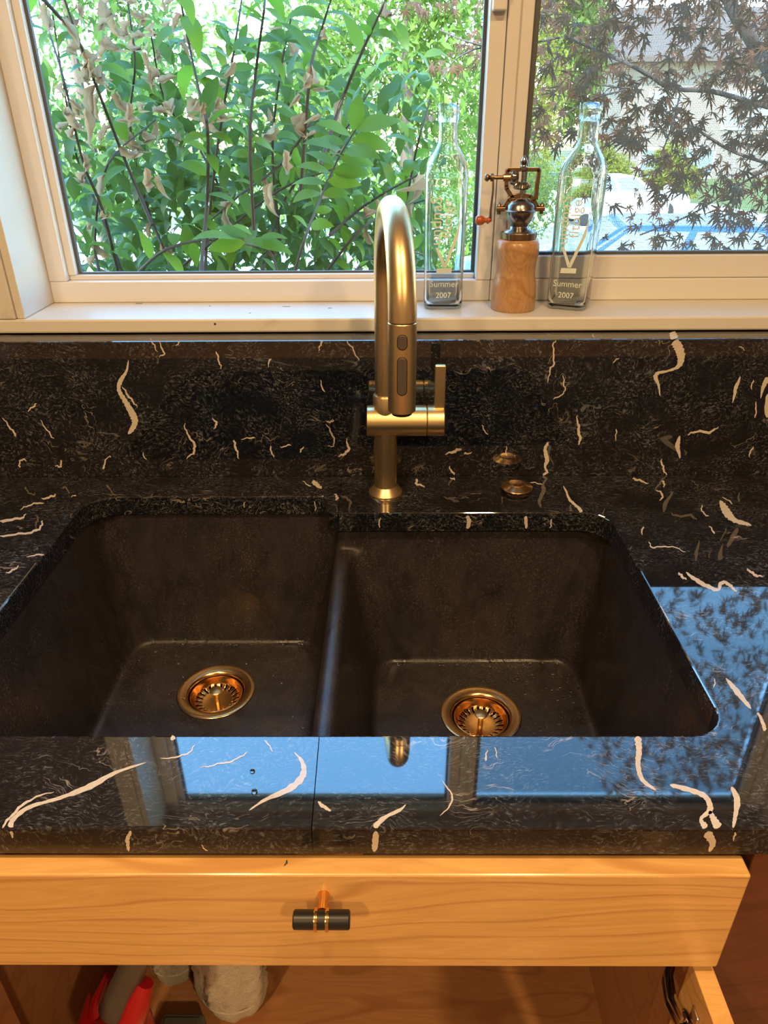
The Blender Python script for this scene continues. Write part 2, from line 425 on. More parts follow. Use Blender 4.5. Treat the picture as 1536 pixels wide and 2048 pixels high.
# right, sliding sash with an insect screen
w2 = thing('window_2', (.52, YW, SILL), 'sliding right sash with an insect screen', 'window', kind='structure')
RL, RR, RB, RT = .2035, .815, 1.2247, 1.866
bm = NB()
bx(bm, .158, XR, YW, 1.205, SILL, 1.1869); bx(bm, .158, XR, YW, 1.205, 1.883, ZH); bx(bm, XR-.03, XR, YW, 1.205, 1.1869, 1.883)
obj('window_frame', bm, M['vinyl'], w2, bevel=.0018)
bm = NB()
bx(bm, .176, RL-.009, 1.158, 1.184, 1.1873, 1.8826); bx(bm, .1585, .1755, 1.150, 1.184, 1.1873, 1.8826)
obj('sash_stile', bm, M['vinyl'], w2, bevel=.0016)
obj('sash_rail', box(RL-.009, XR-.031, 1.159, 1.184, 1.1873, RB-.004), M['vinyl'], w2, bevel=.0016)
obj('sash_rail', box(RL-.009, XR-.031, 1.159, 1.184, RT+.004, 1.8826), M['vinyl'], w2, bevel=.0016)
obj('sash_stile', box(RR+.004, XR-.031, 1.159, 1.184, RB-.004, RT+.004), M['vinyl'], w2, bevel=.0016)
bm = NB()
bx(bm, RL-.009, RL, 1.166, 1.183, RB-.004, RT+.004); bx(bm, RL, RR, 1.170, 1.183, RB-.004, RB); bx(bm, RL, RR, 1.170, 1.183, RT, RT+.004); bx(bm, RR, RR+.004, 1.17, 1.183, RB, RT)
obj('gasket', bm, M['gasket'], w2)
obj('glass_pane', box(RL-.003, RR+.003, 1.1835, 1.1865, RB-.003, RT+.003), M['pane'], w2)
bm = NB(); sp = .00165; r = .00019
k = 0
x = RL-.004
while x < RR+.004:
    bx(bm, x-r, x+r, 1.2005-r, 1.2005+r, RB-.01, RT+.005); x += sp
z = RB-.01
while z < RT+.005:
    bx(bm, RL-.004, RR+.004, 1.2012-r, 1.2012+r, z-r, z+r); z += sp
sc = obj('insect_screen', bm, M['screen'], w2); sc['kind'] = 'stuff'; sc['label'] = 'fine grey insect screen mesh'
bm = NB(); bx(bm, .1365, .1555, 1.139, YW-.0025, 1.531, 1.62); lathe(bm, [(.0085, 0), (.0085, .010)], (.146, 1.1385, 1.56), (0, -1, 0), 20)
lo = obj('sash_latch', bm, M['vinyl'], w2, bevel=.002)

# ------------------------------------------------------------------ countertop with traced veins
T = [  # veins on the counter top: (u, v, width in photo pixels)
 [(0,1042,8),(40,1037,6),(53,1028,2)], [(0,1072,6),(50,1067,6),(75,1060,7),(83,1051,5),(85,1041,3)],
 [(40,1020,2),(60,1010,4),(88,1005,4)], [(83,998,4),(105,993,6),(112,989,4)], [(53,1113,2),(88,1109,5)], [(12,1147,2),(25,1141,6),(38,1132,3)],
 [(142,994,2),(152,990,4)], [(625,962,9),(633,969,10),(643,977,6)], [(605,963,2),(622,973,4)], [(669,988,3),(674,994,8),(673,1001,5)],
 [(835,958,7),(833,967,7),(850,974,3)], [(1265,957,5),(1275,960,7),(1297,967,3)], [(1327,961,8),(1328,975,3)],
 [(1312,980,3),(1325,989,6),(1320,1002,3)], [(1440,1001,4),(1446,1012,15),(1456,1028,19),(1470,1041,11),(1490,1047,9),(1503,1051,3)],
 [(1403,1010,3),(1405,1024,4),(1417,1033,3)], [(1445,993,2),(1465,1008,4)], [(1418,1052,3),(1430,1067,5)],
 [(1357,1145,4),(1363,1152,8),(1373,1160,3)], [(1372,1145,4),(1395,1162,10),(1420,1175,9),(1436,1180,8),(1441,1168,8),(1450,1165,8),(1462,1173,7),(1473,1184,4)],
 [(1494,1137,4),(1508,1149,8),(1526,1154,3)], [(1297,1083,2),(1306,1095,4),(1340,1093,3),(1372,1104,2)], [(1286,1053,5),(1283,1070,3)],
 [(1127,972,3),(1140,1000,6),(1153,1012,6),(1164,1024,9)], [(1015,975,5),(1020,985,3)], [(900,955,3),(910,960,5)], [(1060,965,3),(1085,968,3)],
 [(20,1655,14),(28,1637,11),(60,1614,9),(120,1596,8),(180,1573,14),(230,1546,8),(292,1525,3)], [(4,1656,5),(25,1630,8),(60,1600,6),(108,1583,2)],
 [(342,1480,8),(349,1473,13)], [(320,1518,2),(370,1510,5),(391,1490,3)],
 [(498,1621,2),(530,1600,8),(575,1580,14),(600,1560,16),(608,1540,13),(602,1520,8),(588,1505,2)],
 [(400,1536,2),(430,1530,4),(470,1520,5),(495,1504,3)], [(530,1480,5),(546,1504,3)], [(748,1655,14),(770,1635,10),(800,1620,7),(812,1609,2)],
 [(1275,1473,17),(1278,1500,14),(1276,1530,12),(1285,1560,10),(1312,1581,5)],
 [(1340,1570,9),(1385,1582,13),(1412,1595,12),(1420,1620,14),(1402,1638,8),(1412,1656,18)], [(1419,1622,8),(1428,1640,16),(1437,1656,22)],
 [(1463,1574,8),(1474,1600,15),(1470,1635,10),(1466,1656,5)], [(970,1522,7),(975,1500,2)], [(995,1516,3),(989,1494,3)], [(885,1560,2),(905,1600,5),(880,1632,2)],
 [(636,1603,4),(645,1612,9),(662,1622,5)], [(1452,1357,5),(1475,1385,13),(1502,1418,6)], [(1515,1425,5),(1524,1442,8),(1530,1462,9)], [(1430,1357,3),(1428,1375,4)]]
SP = [  # on the backsplash face
 [(257,720,2),(253,742,6),(241,762,10),(238,780,9),(252,805,12),(266,830,16),(270,845,14),(263,860,11),(256,868,3)], [(244,773,2),(258,793,6),(270,808,4),(276,814,1)],
 [(300,677,2),(308,690,4),(315,705,1)], [(316,680,2),(328,706,5),(318,714,2)], [(432,703,5),(440,728,4),(443,738,2)], [(541,717,6),(535,735,1)],
 [(369,846,2),(372,862,4),(388,888,7),(387,905,6),(372,917,2)], [(425,835,2),(433,848,7),(427,858,2)], [(467,880,6),(473,900,6),(478,918,2)], [(482,879,2),(510,874,5)],
 [(652,848,2),(665,870,5),(668,890,3),(655,893,2)], [(692,876,2),(697,898,8),(688,908,7),(676,913,3)], [(640,760,2),(648,784,5)], [(666,838,2),(664,843,6),(652,843,3)],
 [(40,935,5),(39,925,5),(45,919,5),(54,921,2)], [(110,932,2),(122,932,6),(121,920,3)], [(80,840,2),(98,865,4),(107,878,3)], [(5,835,2),(20,855,5),(33,872,6)], [(55,823,3),(68,812,5),(73,806,2)],
 [(1348,682,20),(1357,695,22),(1362,715,18),(1356,733,9),(1335,742,5),(1316,746,8),(1311,755,10),(1317,770,6),(1320,792,2)],
 [(1112,680,2),(1106,692,4),(1108,725,5),(1100,740,4),(1096,766,2)], [(1126,750,2),(1128,770,4),(1129,784,3),(1107,799,4)], [(1154,830,2),(1157,858,8),(1160,880,7),(1156,889,3)],
 [(1481,753,3),(1472,775,9),(1465,806,2)], [(1536,755,13),(1526,775,8),(1521,797,2)], [(1536,788,13),(1534,835,12)], [(1513,803,4),(1510,836,4)], [(1506,760,4),(1502,779,3)],
 [(1437,853,2),(1420,864,7),(1392,863,6),(1375,870,3)], [(1360,872,4),(1355,890,11),(1360,917,3)], [(1322,918,4),(1326,935,6),(1333,951,3)],
 [(1096,884,5),(1090,900,8),(1094,918,10),(1090,935,5),(1094,943,6),(1086,951,4)], [(890,909,2),(910,902,8),(923,897,5)], [(928,908,6),(944,905,3)], [(1012,892,2),(1013,912,4)],
 [(1232,858,4),(1232,882,2)], [(1506,893,5),(1497,914,3)], [(898,932,3),(908,950,7)], [(645,682,7),(640,692,4),(637,702,2)], [(360,682,5),(352,692,2)], [(693,682,3),(705,697,4),(718,722,2)],
 [(205,938,6),(215,915,3),(222,914,4)], [(540,892,5),(547,915,3)], [(560,894,3),(582,890,5)], [(600,905,5),(607,893,3)], [(285,905,3),(292,920,3)], [(1490,700,2),(1478,692,3)], [(1225,725,3),(1238,716,3)], [(963,850,3),(975,870,3)]]
FR = [[(262,1661,7),(255,1680,10),(258,1702,5)], [(402,1690,3),(415,1702,4)], [(752,1662,13),(750,1690,15),(748,1703,7)], [(1413,1664,24),(1425,1685,16),(1418,1703,7)], [(1470,1664,7),(1467,1682,3)], [(22,1662,9),(26,1676,3)]]
BE = [[(935,1031,8),(938,1045,10),(934,1057,7)], [(1052,1032,9),(1052,1057,6)], [(1165,1033,12),(1160,1058,7)], [(1104,1038,4),(1100,1056,4)], [(760,1035,3),(758,1055,4)]]
BL = [[(643,999,8),(644,1026,7)], [(630,1002,2),(631,1022,3)], [(490,1003,2),(487,1015,3)]]
def veins(bm, data, plane, off, sel=lambda p: True):
    for line in data:
        pts = catmull(line, 7)
        mid = pts[len(pts)//2]
        if not sel(plane(mid[0], mid[1])): continue
        wmax = max(q[2] for q in pts); sq = .72 if wmax < 9 else .9; amp = .9 if wmax < 9 else (.4 if wmax < 13 else 0); ph = pts[0][0]*.37
        L, R = [], []
        for i, p0 in enumerate(pts):
            a, b = pts[max(i-2, 0)], pts[min(i+2, len(pts)-1)]
            t = (b-a)[:2]; t = t/(np.linalg.norm(t)+1e-9); nrm = np.array((-t[1], t[0]))
            p = np.array((*(p0[:2] + nrm*amp*(1.2*sin(i*.9+ph) + .7*sin(i*2.1+ph*2))), p0[2]*sq))
            j = 1 + .07*sin(i*1.3+p[0]) + .12*sin(i*.7+p[1]*.7)
            hw = max(.45, p[2]*.46*j)
            if i in (0, len(pts)-1): hw *= .35
            for A, s in ((L, 1), (R, -1)):
                q = p[:2] + nrm*hw*s*(1+.06*sin(i*1.9*s))
                A.append(bm.verts.new(plane(q[0], q[1]) + off))
        for i in range(len(pts)-1):
            f = bm.faces.new((L[i], L[i+1], R[i+1], R[i])); f.material_index = 1
ptop = lambda u, v: onz(u, v, CT)
pspl = lambda u, v: ony(u, v, YB)
pfro = lambda u, v: ony(u, v, YF)
UP = Vector((0, 0, .00018)); TOW = Vector((0, -.00018, 0))
ct = thing('countertop', (0, .69, CB), 'polished black granite worktop with cream veins around the sink', 'countertop')
CL, CR2, CF, CBL, CBR = -.4445, .3062, .4715, .938, .8870
def arc(cx, cy, r, a0, a1, n=7): return [(cx+r*cos(radians(a0+(a1-a0)*k/n)), cy+r*sin(radians(a0+(a1-a0)*k/n))) for k in range(n+1)]
yb = YB + .0415
left = [(-1.9, YF), (XSEAM(YF), YF), (XSEAM(CF), CF)] + arc(CL+.035, CF+.035, .035, 270, 180) + arc(CL+.045, CBL-.045, .045, 180, 90) \
    + arc(-.105, CBL-.014, .014, 90, 0) + [(-.091, .913)] + arc(-.0755, CBR+.0145, .0155, 180, 262, 5) + [(XSEAM(CBR), CBR), (XSEAM(YB), yb), (-1.9, yb)]
right = [(XSEAM(YF)+.0008, YF), (1.9, YF), (1.9, yb), (XSEAM(YB)+.0008, yb), (XSEAM(CBR)+.0008, CBR)] \
    + arc(CR2-.04, CBR-.04, .04, 90, 0) + arc(CR2-.035, CF+.035, .035, 0, -90) + [(XSEAM(CF)+.0008, CF)]
def slab(poly, sel):
    bm = NB(); prism(bm, poly, CB, CT)
    bmesh.ops.recalc_face_normals(bm, faces=bm.faces)
    es = []
    for e in bm.edges:
        if all(abs(v.co.z-CT) < 1e-6 for v in e.verts):
            a, b = e.verts[0].co, e.verts[1].co
            seam = abs(a.x-XSEAM(a.y)) < .002 and abs(b.x-XSEAM(b.y)) < .002
            if not seam and a.y < YB+.02: es.append(e)
    bmesh.ops.bevel(bm, geom=es, offset=.0026, segments=3, profile=.5, affect='EDGES')
    for f in bm.faces:
        f.smooth = False
        if abs(f.normal.z) < .3: f.material_index = 2
    veins(bm, T, ptop, UP, sel); veins(bm, FR, pfro, TOW, sel)
    veins(bm, BE, lambda u, v: ony(u, v, CBR), TOW, sel); veins(bm, BL, lambda u, v: ony(u, v, CBL), TOW, sel)
    me = bpy.data.meshes.new('slab'); bm.to_mesh(me); bm.free()
    return link('slab', me, [M['granite'], M['vein'], M['graniteedge']], ct)
slab(left, lambda p: p.x < XSEAM(p.y)); slab(right, lambda p: p.x >= XSEAM(p.y))
# backsplash
bm = box(-1.9, 1.9, YB, YB+.0415, CT+.0005, SILLB-.001)
es = [e for e in bm.edges if all(v.co.z > 1.1 and v.co.y < YB+.001 for v in e.verts)]
bmesh.ops.bevel(bm, geom=es, offset=.004, segments=3, profile=.5, affect='EDGES')
veins(bm, SP, pspl, TOW)
veins(bm, [[(1344,664,14),(1347,672,18),(1349,678,19)], [(1185,668,2),(1188,676,3)]], lambda u, v: onz(u, v, SILLB-.001), UP)
me = bpy.data.meshes.new('backsplash'); bm.to_mesh(me); bm.free()
bs = link('backsplash', me, [M['granite'], M['vein']])
tag(bs, 'polished black granite upstand with cream veins below the window sill', 'backsplash')
# two water drops on the front edge
for (u, v, s) in ((505, 1543, .0022), (509, 1584, .0026)):
    p = onz(u, v, CT); bm = NB()
    bmesh.ops.create_icosphere(bm, subdivisions=2, radius=s)
    for q in bm.verts: q.co.z *= .55; q.co += p + Vector((0, 0, s*.35))
    o = obj('water_drop', bm, M['water'], smooth=True)
    tag(o, 'small water drop on the worktop, ' + ('nearer the sink' if v < 1560 else 'nearer the front edge'), 'water drop', 'water drops on the front strip of the worktop')

# ------------------------------------------------------------------ sink
FZ = .660
snk = thing('kitchen_sink', (-.07, .70, FZ), 'black composite undermount double bowl sink with low divider', 'sink')
def loft(bm, rings):
    V = [[bm.verts.new(p) for p in rg] for rg in rings]; m = len(V[0])
    for a, b in zip(V, V[1:]):
        for i in range(m): bm.faces.new((a[i], a[(i+1) % m], b[(i+1) % m], b[i]))
    bm.faces.new(list(reversed(V[0]))); bm.faces.new(V[-1])
DL = (-.2602, .8074); DR = (.1296, .7592)
XM = -.0685; ZD = .854
# hollow of the sink: two tapered bowls joined above the low divider, unioned on a voxel grid and smoothed
bm = NB()
for (x0, x1, y0, y1, a0, a1, b0, b1) in ((-.4470, -.0740, .4600, .9450, -.4160, -.1090, .490, .9215), (-.0670, .3125, .4600, .9010, -.0260, .2860, .490, .8750)):
    rg = []
    for t in (0, .25, .5, .75, 1):
        z = FZ + (.93-FZ)*t; k = min(1, t*1.17)
        rg.append([(x, y, z) for x, y in rrect(a0+(x0-a0)*k, a1+(x1-a1)*k, b0+(y0-b0)*k, b1+(y1-b1)*k, .040-.020*t, 8)])
    loft(bm, rg)
loft(bm, [[(x, y, z) for x, y in rrect(-.125, -.010, .466, .8985, .012, 5)] for z in (ZD-.001, .93)])
bmesh.ops.recalc_face_normals(bm, faces=bm.faces)
me = bpy.data.meshes.new('hollow'); bm.to_mesh(me); bm.free()
tmp = bpy.data.objects.new('hollow', me); COL.objects.link(tmp)
rm = tmp.modifiers.new('r', 'REMESH'); rm.mode = 'VOXEL'; rm.voxel_size = .0034
sm = tmp.modifiers.new('s', 'SMOOTH'); sm.factor = .5; sm.iterations = 26
dg = bpy.context.evaluated_depsgraph_get(); me2 = bpy.data.meshes.new_from_object(tmp.evaluated_get(dg))
bpy.data.objects.remove(tmp); bpy.data.meshes.remove(me)
bm = NB(); bm.from_mesh(me2); bpy.data.meshes.remove(me2)
kill = [f for f in bm.faces if f.calc_center_median().z > .8890 or any((f.calc_center_median().xy - Vector(d_)).length < .052 and f.calc_center_median().z < FZ+.02 for d_ in (DL, DR))]
bmesh.ops.delete(bm, geom=kill, context='FACES')
bmesh.ops.reverse_faces(bm, faces=bm.faces)
FLOORZ = min(v.co.z for v in bm.verts)
me = bpy.data.meshes.new('double_basin'); bm.to_mesh(me); bm.free()
for p in me.polygons: p.use_smooth = True
link('double_basin', me, M['sink'], snk)
FZ = FLOORZ + .0002
for dd, nm in ((DL, 'left'), (DR, 'right')):
    bm = NB()
    lathe(bm, [(.0572, 0), (.0572, .0014), (.0562, .0022), (.0520, .0021), (.0450, .0006), (.0425, -.0004), (.0408, -.0040), (.0402, -.016), (.0400, -.030)], (*dd, FZ), n=56, cap=False)
    fl = obj('drain_flange', bm, M['goldcop'], snk, smooth=True, angle=50); fl['label'] = 'brushed copper gold drain flange'
    bm = NB(); lathe(bm, [(.0400, -.030), (.030, -.06), (0, -.062)], (*dd, FZ), n=40, cap=False)
    dw = obj('drain_well', bm, M['blackplastic'], snk, smooth=True)
    # removable basket strainer
    st = thing('basket_strainer', (*dd, FZ-.028), 'polished copper gold basket strainer sitting in the drain of the %s bowl' % nm, 'strainer', 'basket strainers in the sink drains')
    bm = NB(); ns = 22; sub = 6
    prof = [(.0385, -.0030, 0), (.0385, -.0062, 0), (.0365, -.0062, 0), (.0345, -.0105, 0), (.0325, -.0140, 1), (.0240, -.0185, 0), (.0220, -.0190, 0), (.0080, -.0190, 0), (0, -.0190, 0)]
    prof = [(.0392, -.0045, 0), (.0372, -.0042, 0), (.0352, -.0080, 0), (.0330, -.0130, 0), (.0315, -.0150, 1), (.0230, -.0178, 0), (.0210, -.0182, 0), (.0080, -.0182, 0)]
    rings = []
    tot = ns*sub
    for (r_, h, s) in prof:
        rings.append([bm.verts.new((dd[0]+r_*cos(2*pi*k/tot), dd[1]+r_*sin(2*pi*k/tot), FZ+h)) for k in range(tot)])
    for q in range(len(prof)-1):
        for k in range(tot):
            if prof[q][2] == 1 and k % sub in (2, 3): continue
            k2 = (k+1) % tot; bm.faces.new((rings[q][k], rings[q][k2], rings[q+1][k2], rings[q+1][k]))
    c0 = bm.verts.new((dd[0], dd[1], FZ-.0182))
    for k in range(tot): bm.faces.new((rings[-1][k], rings[-1][(k+1) % tot], c0))
    bk = obj('basket', bm, M['goldpol'], st, smooth=True, angle=50)
    s_ = bk.modifiers.new('solid', 'SOLIDIFY'); s_.thickness = .0007
    bm = NB(); lathe(bm, [(.0040, -.0182), (.0034, -.010), (.0040, -.0020), (.0092, .0006), (.0094, .0016), (.0085, .0026), (0, .0034)], (*dd, FZ), n=28, cap=False)
    obj('knob', bm, M['gold'], st, smooth=True, angle=50)
# droplets clinging to the sink: too many to count
random.seed(4); bm = NB()
spots = []
for k in range(60): spots.append((random.uniform(-.40, -.12), .915-abs(random.gauss(0, .006)), FZ+.004+random.random()*.01))
for k in range(50): spots.append((random.uniform(-.01, .27), .868-abs(random.gauss(0, .006)), FZ+.004+random.random()*.008))
for k in range(60): spots.append((random.uniform(.19, .28), random.uniform(.72, .85), FZ+.0013))
for k in range(30): spots.append((random.uniform(-.40, -.12), random.uniform(.70, .9), FZ+.0013))
for (x, y, z) in spots:
    s = random.choice((.0009, .0012, .0016, .0022))
    q = bmesh.ops.create_icosphere(bm, subdivisions=1, radius=s)
    a, b = random.uniform(.8, 1.7), random.uniform(.8, 1.5)
    for v in q['verts']: v.co = Vector((x+v.co.x*a, y+v.co.y*b, z+v.co.z*.6))
wd = obj('water_droplets', bm, M['water'], snk, smooth=True); wd['kind'] = 'stuff'; wd['label'] = 'scattered water droplets'

# ------------------------------------------------------------------ faucet
fx, fy = -.0062, .951
fa = thing('kitchen_faucet', (fx, fy, CT), 'brushed gold pull-down faucet with tall arched spout behind the sink', 'faucet')
bm = NB(); lathe(bm, [(.0250, 0), (.0250, .0020), (.0240, .0035), (.0185, .0100), (.0165, .0125)], (fx, fy, CT), n=48); obj('base_flange', bm, M['gold'], fa, smooth=True, angle=25)
bm = NB(); lathe(bm, [(.0163, .010), (.0163, .100)], (fx, fy, CT), n=48); obj('lower_body', bm, M['gold'], fa, smooth=True)
ZC = 1.0335
bm = NB(); lathe(bm, [(0, 0), (.0205, 0), (.0218, .0012), (.0218, .0832), (.0205, .0842), (.0, .0842)], (-.0322, fy, ZC), (1, 0, 0), n=56, cap=False); obj('cross_body', bm, M['gold'], fa, smooth=True, angle=30)
bm = NB(); lathe(bm, [(0, 0), (.0205, 0), (.0218, .0010), (.0218, .0232), (.0208, .0242), (0, .0242)], (.0526, fy, ZC), (1, 0, 0), n=56, cap=False)
hb = obj('handle_hub', bm, M['gold'], fa, smooth=True, angle=30)
bm = NB(); bx(bm, .0622, .0768, fy-.006, fy+.0015, ZC+.015, 1.1145)
obj('lever', bm, M['gold'], fa, bevel=.0012)
bm = NB(); lathe(bm, [(.0170, 1.046), (.0170, 1.0705), (.0160, 1.0725), (.0140, 1.0727)], (fx, fy, 0), n=48); obj('collar', bm, M['gold'], fa, smooth=True, angle=30)
hx, hy = .0137, .7555
HZ = 1.2222; dirv = Vector((hx-fx, hy-fy, 0)); RA = dirv.length/2; dirv.normalize()
pts = [Vector((fx, fy, 1.06)), Vector((fx, fy, 1.13)), Vector((fx, fy, 1.19))]
for k in range(0, 37):
    a = pi*k/36; pts.append(Vector((fx, fy, HZ)) + dirv*(RA*(1-cos(a))) + Vector((0, 0, RA*sin(a)*1.0)))
rad = [.0136]*3 + [.0136 + (.0151-.0136)*min(1, max(0, (k-6)/22)) for k in range(37)]
bm = NB(); tube(bm, pts, rad, 40); obj('spout', bm, M['gold'], fa, smooth=True, angle=50)
bm = NB(); lathe(bm, [(0, 0), (.0138, 0), (.0153, .0012), (.0153, .0982), (.0148, .0990), (0, .0990)], (hx, hy, HZ-.0996), n=48, cap=False)
sh = obj('spray_head', bm, M['gold'], fa, smooth=True, angle=30)
bm = NB(); lathe(bm, [(.0112, -.0035), (.0118, 0)], (hx, hy, HZ-.0996), n=36); obj('spray_nozzle', bm, M['blackplastic'], sh)
def pill(bm, cx, cz, hw, hh, y0, y1):
    P = []
    for k in range(13): a = pi*k/12; P.append((cx+hw*cos(a), cz+hh-hw+hw*sin(a)))
    for k in range(13): a = pi+pi*k/12; P.append((cx+hw*cos(a), cz-hh+hw+hw*sin(a)))
    return prism_axis(bm, P, y0, y1, lambda x, z, y: (x, y, z))
yb0 = hy-.0153
for zc, hh, lab in ((1.2036, .0078, 'small dark oval spray button'), (1.1668, .0208, 'long dark oval spray button')):
    o = obj('spray_button', pill(NB(), hx-.0002, zc, .0050, hh, yb0-.0012, yb0+.004), M['button'], sh, bevel=.0009); o['label'] = lab
    obj('button_rim', pill(NB(), hx-.0002, zc, .0056, hh+.0006, yb0-.0001, yb0+.004), M['blackplastic'], sh)
# air switch
ax, ay = .1892, .9560
ab = thing('air_switch', (ax, ay, CT), 'round copper gold air switch button on the worktop right of the faucet', 'button')
bm = NB(); lathe(bm, [(.0175, 0), (.0185, .0030), (.0235, .0046), (.0238, .0058), (.0232, .0066), (.0130, .0108), (.0124, .0104)], (ax, ay, CT), n=56); obj('base_ring', bm, M['goldcop'], ab, smooth=True, angle=25)
bm = NB(); lathe(bm, [(.0115, .0090), (.0118, .0112), (.0110, .0118), (0, .0110)], (ax, ay, CT), n=48, cap=False); obj('push_button', bm, M['goldcop'], ab, smooth=True, angle=25)

# ------------------------------------------------------------------ bottles on the sill
def text_mesh(s, size, name):
    c = bpy.data.curves.new(name, 'FONT'); c.body = s; c.size = size; c.align_x = 'CENTER'; c.extrude = .00015; c.resolution_u = 3
    o = bpy.data.objects.new(name, c); COL.objects.link(o)
    dg = bpy.context.evaluated_depsgraph_get(); me = bpy.data.meshes.new_from_object(o.evaluated_get(dg))
    bpy.data.objects.remove(o); bpy.data.curves.remove(c); me.name = name
    return me
def bottle(cx, cy, rot, label):
    t = thing('glass_bottle', (cx, cy, SILL), label, 'bottle', 'square glass bottles on the window sill')
    t.rotation_euler[2] = rot
    def sec(h, r, z, n=7):
        P = []
        for sx, sy, a0 in ((1, 1, 0), (-1, 1, 90), (-1, -1, 180), (1, -1, 270)):
            for k in range(n+1):
                a = radians(a0+90*k/n); P.append((sx*(h-r)+r*cos(a), sy*(h-r)+r*sin(a), z))
        return P
    out = [(.0245, .010, .0005), (.0280, .010, .003), (.0288, .0095, .007), (.0286, .0090, .045), (.0290, .0088, .060), (.0296, .0088, .120), (.0300, .0090, .176), (.0298, .0105, .186),
           (.0286, .0140, .195), (.0258, .0180, .2035), (.0215, .0185, .2105), (.0172, .0165, .2165), (.0146, .0145, .2215), (.0138, .0137, .2275), (.0136, .0136, .2490), (.0140, .0140, .2505),
           (.0151, .0151, .2520), (.0152, .0152, .2690), (.0146, .0146, .2712)]
    inn = [(.0118, .0118, .2712), (.0112, .0112, .2690), (.0108, .0108, .2300), (.0118, .0117, .2215), (.0145, .0140, .2155), (.0190, .0165, .2085), (.0235, .0160, .2010), (.0262, .0125, .1925),
           (.0272, .0090, .183), (.0272, .0080, .120), (.0264, .0080, .060), (.0262, .0080, .045), (.0262, .0085, .015), (.0235, .0100, .0085)]
    bm = NB(); R = [[bm.verts.new(p) for p in sec(*s)] for s in out+inn]; m = len(R[0])
    for a, b in zip(R, R[1:]):
        for i in range(m): bm.faces.new((a[i], a[(i+1) % m], b[(i+1) % m], b[i]))
    bm.faces.new(R[0]); bm.faces.new(R[-1])
    bmesh.ops.recalc_face_normals(bm, faces=bm.faces)
    me = bpy.data.meshes.new('bottle_body'); bm.to_mesh(me); bm.free()
    for p in me.polygons: p.use_smooth = True
    me.set_sharp_from_angle(angle=radians(55))
    o = bpy.data.objects.new('bottle_body', me); COL.objects.link(o); o.parent = t; me.materials.append(M['bottle'])
    yf = -.0293
    def put(me, x, z, up=False, name='etched_lettering'):
        q = bpy.data.objects.new(name, me); COL.objects.link(q); q.parent = t; me.materials.append(M['etch'])
        mt = Matrix.Translation((x, yf, z)) @ Matrix.Rotation(radians(90), 4, 'X')
        if up: mt = mt @ Matrix.Rotation(radians(90), 4, 'Z')
        q.matrix_local = mt; return q
    put(text_mesh('Summer', .0125, 'etched_lettering'), .0005, .0345); put(text_mesh('2007', .0115, 'etched_lettering'), .0, .0185)
    yf = -.0302
    put(text_mesh('undnaS', .0225, 'etched_lettering'), -.0062, .125, True); put(text_mesh('fltolge', .0205, 'etched_lettering'), .0085, .128, True)
    bm = NB()
    for poly in ([(-.0018, .062), (.0030, .062), (.0190, .106), (.0235, .152), (.0205, .128), (.0138, .104)], [(-.0135, .0895), (-.0098, .0895), (.0016, .066), (-.0018, .062)], [(-.0115, .0535), (.0110, .0545), (.0112, .0615), (-.0112, .0605)]):
        prism_axis(bm, poly, -.0301, -.0297, lambda x, z, y: (x, y-.0003, z))
    me = bpy.data.meshes.new('etched_emblem'); bmesh.ops.recalc_face_normals(bm, faces=bm.faces); bm.to_mesh(me); bm.free(); me.materials.append(M['etch'])
    q = bpy.data.objects.new('etched_emblem', me); COL.objects.link(q); q.parent = t
    return t
bottle(.0815, 1.1215, radians(-2), 'clear square glass bottle with white Summer 2007 lettering between faucet and pepper mill')
bottle(.2735, 1.1145, radians(-24), 'clear square glass bottle turned at an angle on the sill right of the pepper mill')

# ------------------------------------------------------------------ pepper mill
px, py = .1868, 1.103
pm = thing('pepper_mill', (px, py, SILL), 'turned wooden pepper mill with antique bronze crank mechanism between the bottles', 'pepper mill')
z0 = SILL
prof = [(.0, 0), (.0315, 0), (.0330, .0018), (.0330, .020), (.0322, .034), (.0300, .0455), (.0287, .053), (.0286, .060), (.0296, .070), (.0312, .078), (.0318, .086), (.0312, .0935), (.0290, .0985), (.0255, .1000), (0, .1000)]
bm = NB(); lathe(bm, prof, (px, py, z0), n=56, cap=False); obj('wooden_body', bm, M['millwood'], pm, smooth=True, angle=50)
bm = NB(); P = []
for k in range(96):
    a = 2*pi*k/96; P.append((px+(.0250+.0013*(1 if cos(6*a) > .55 else 0))*cos(a), py+(.0250+.0013*(1 if cos(6*a) > .55 else 0))*sin(a)))
prism(bm, P, z0+.1002, z0+.1092); obj('cap_ring', bm, M['bronze'], pm, bevel=.0008)
bm = NB(); lathe(bm, [(.022, .109), (.0205, .1115), (.0150, .1135), (.0128, .117), (.0140, .120), (.0185, .1255), (.0208, .132), (.0213, .1365)], (px, py, z0), n=48); obj('grinder_bowl', bm, M['steel'], pm, smooth=True, angle=40)
bm = NB(); lathe(bm, [(.0213, .1365), (.0232, .1372), (.0236, .1382), (.0225, .1392), (.0216, .1396), (.0200, .1450), (.0160, .1500), (.0095, .1535), (.0045, .1545), (0, .1546)], (px, py, z0), n=48, cap=False); obj('dome_lid', bm, M['steel'], pm, smooth=True, angle=40)
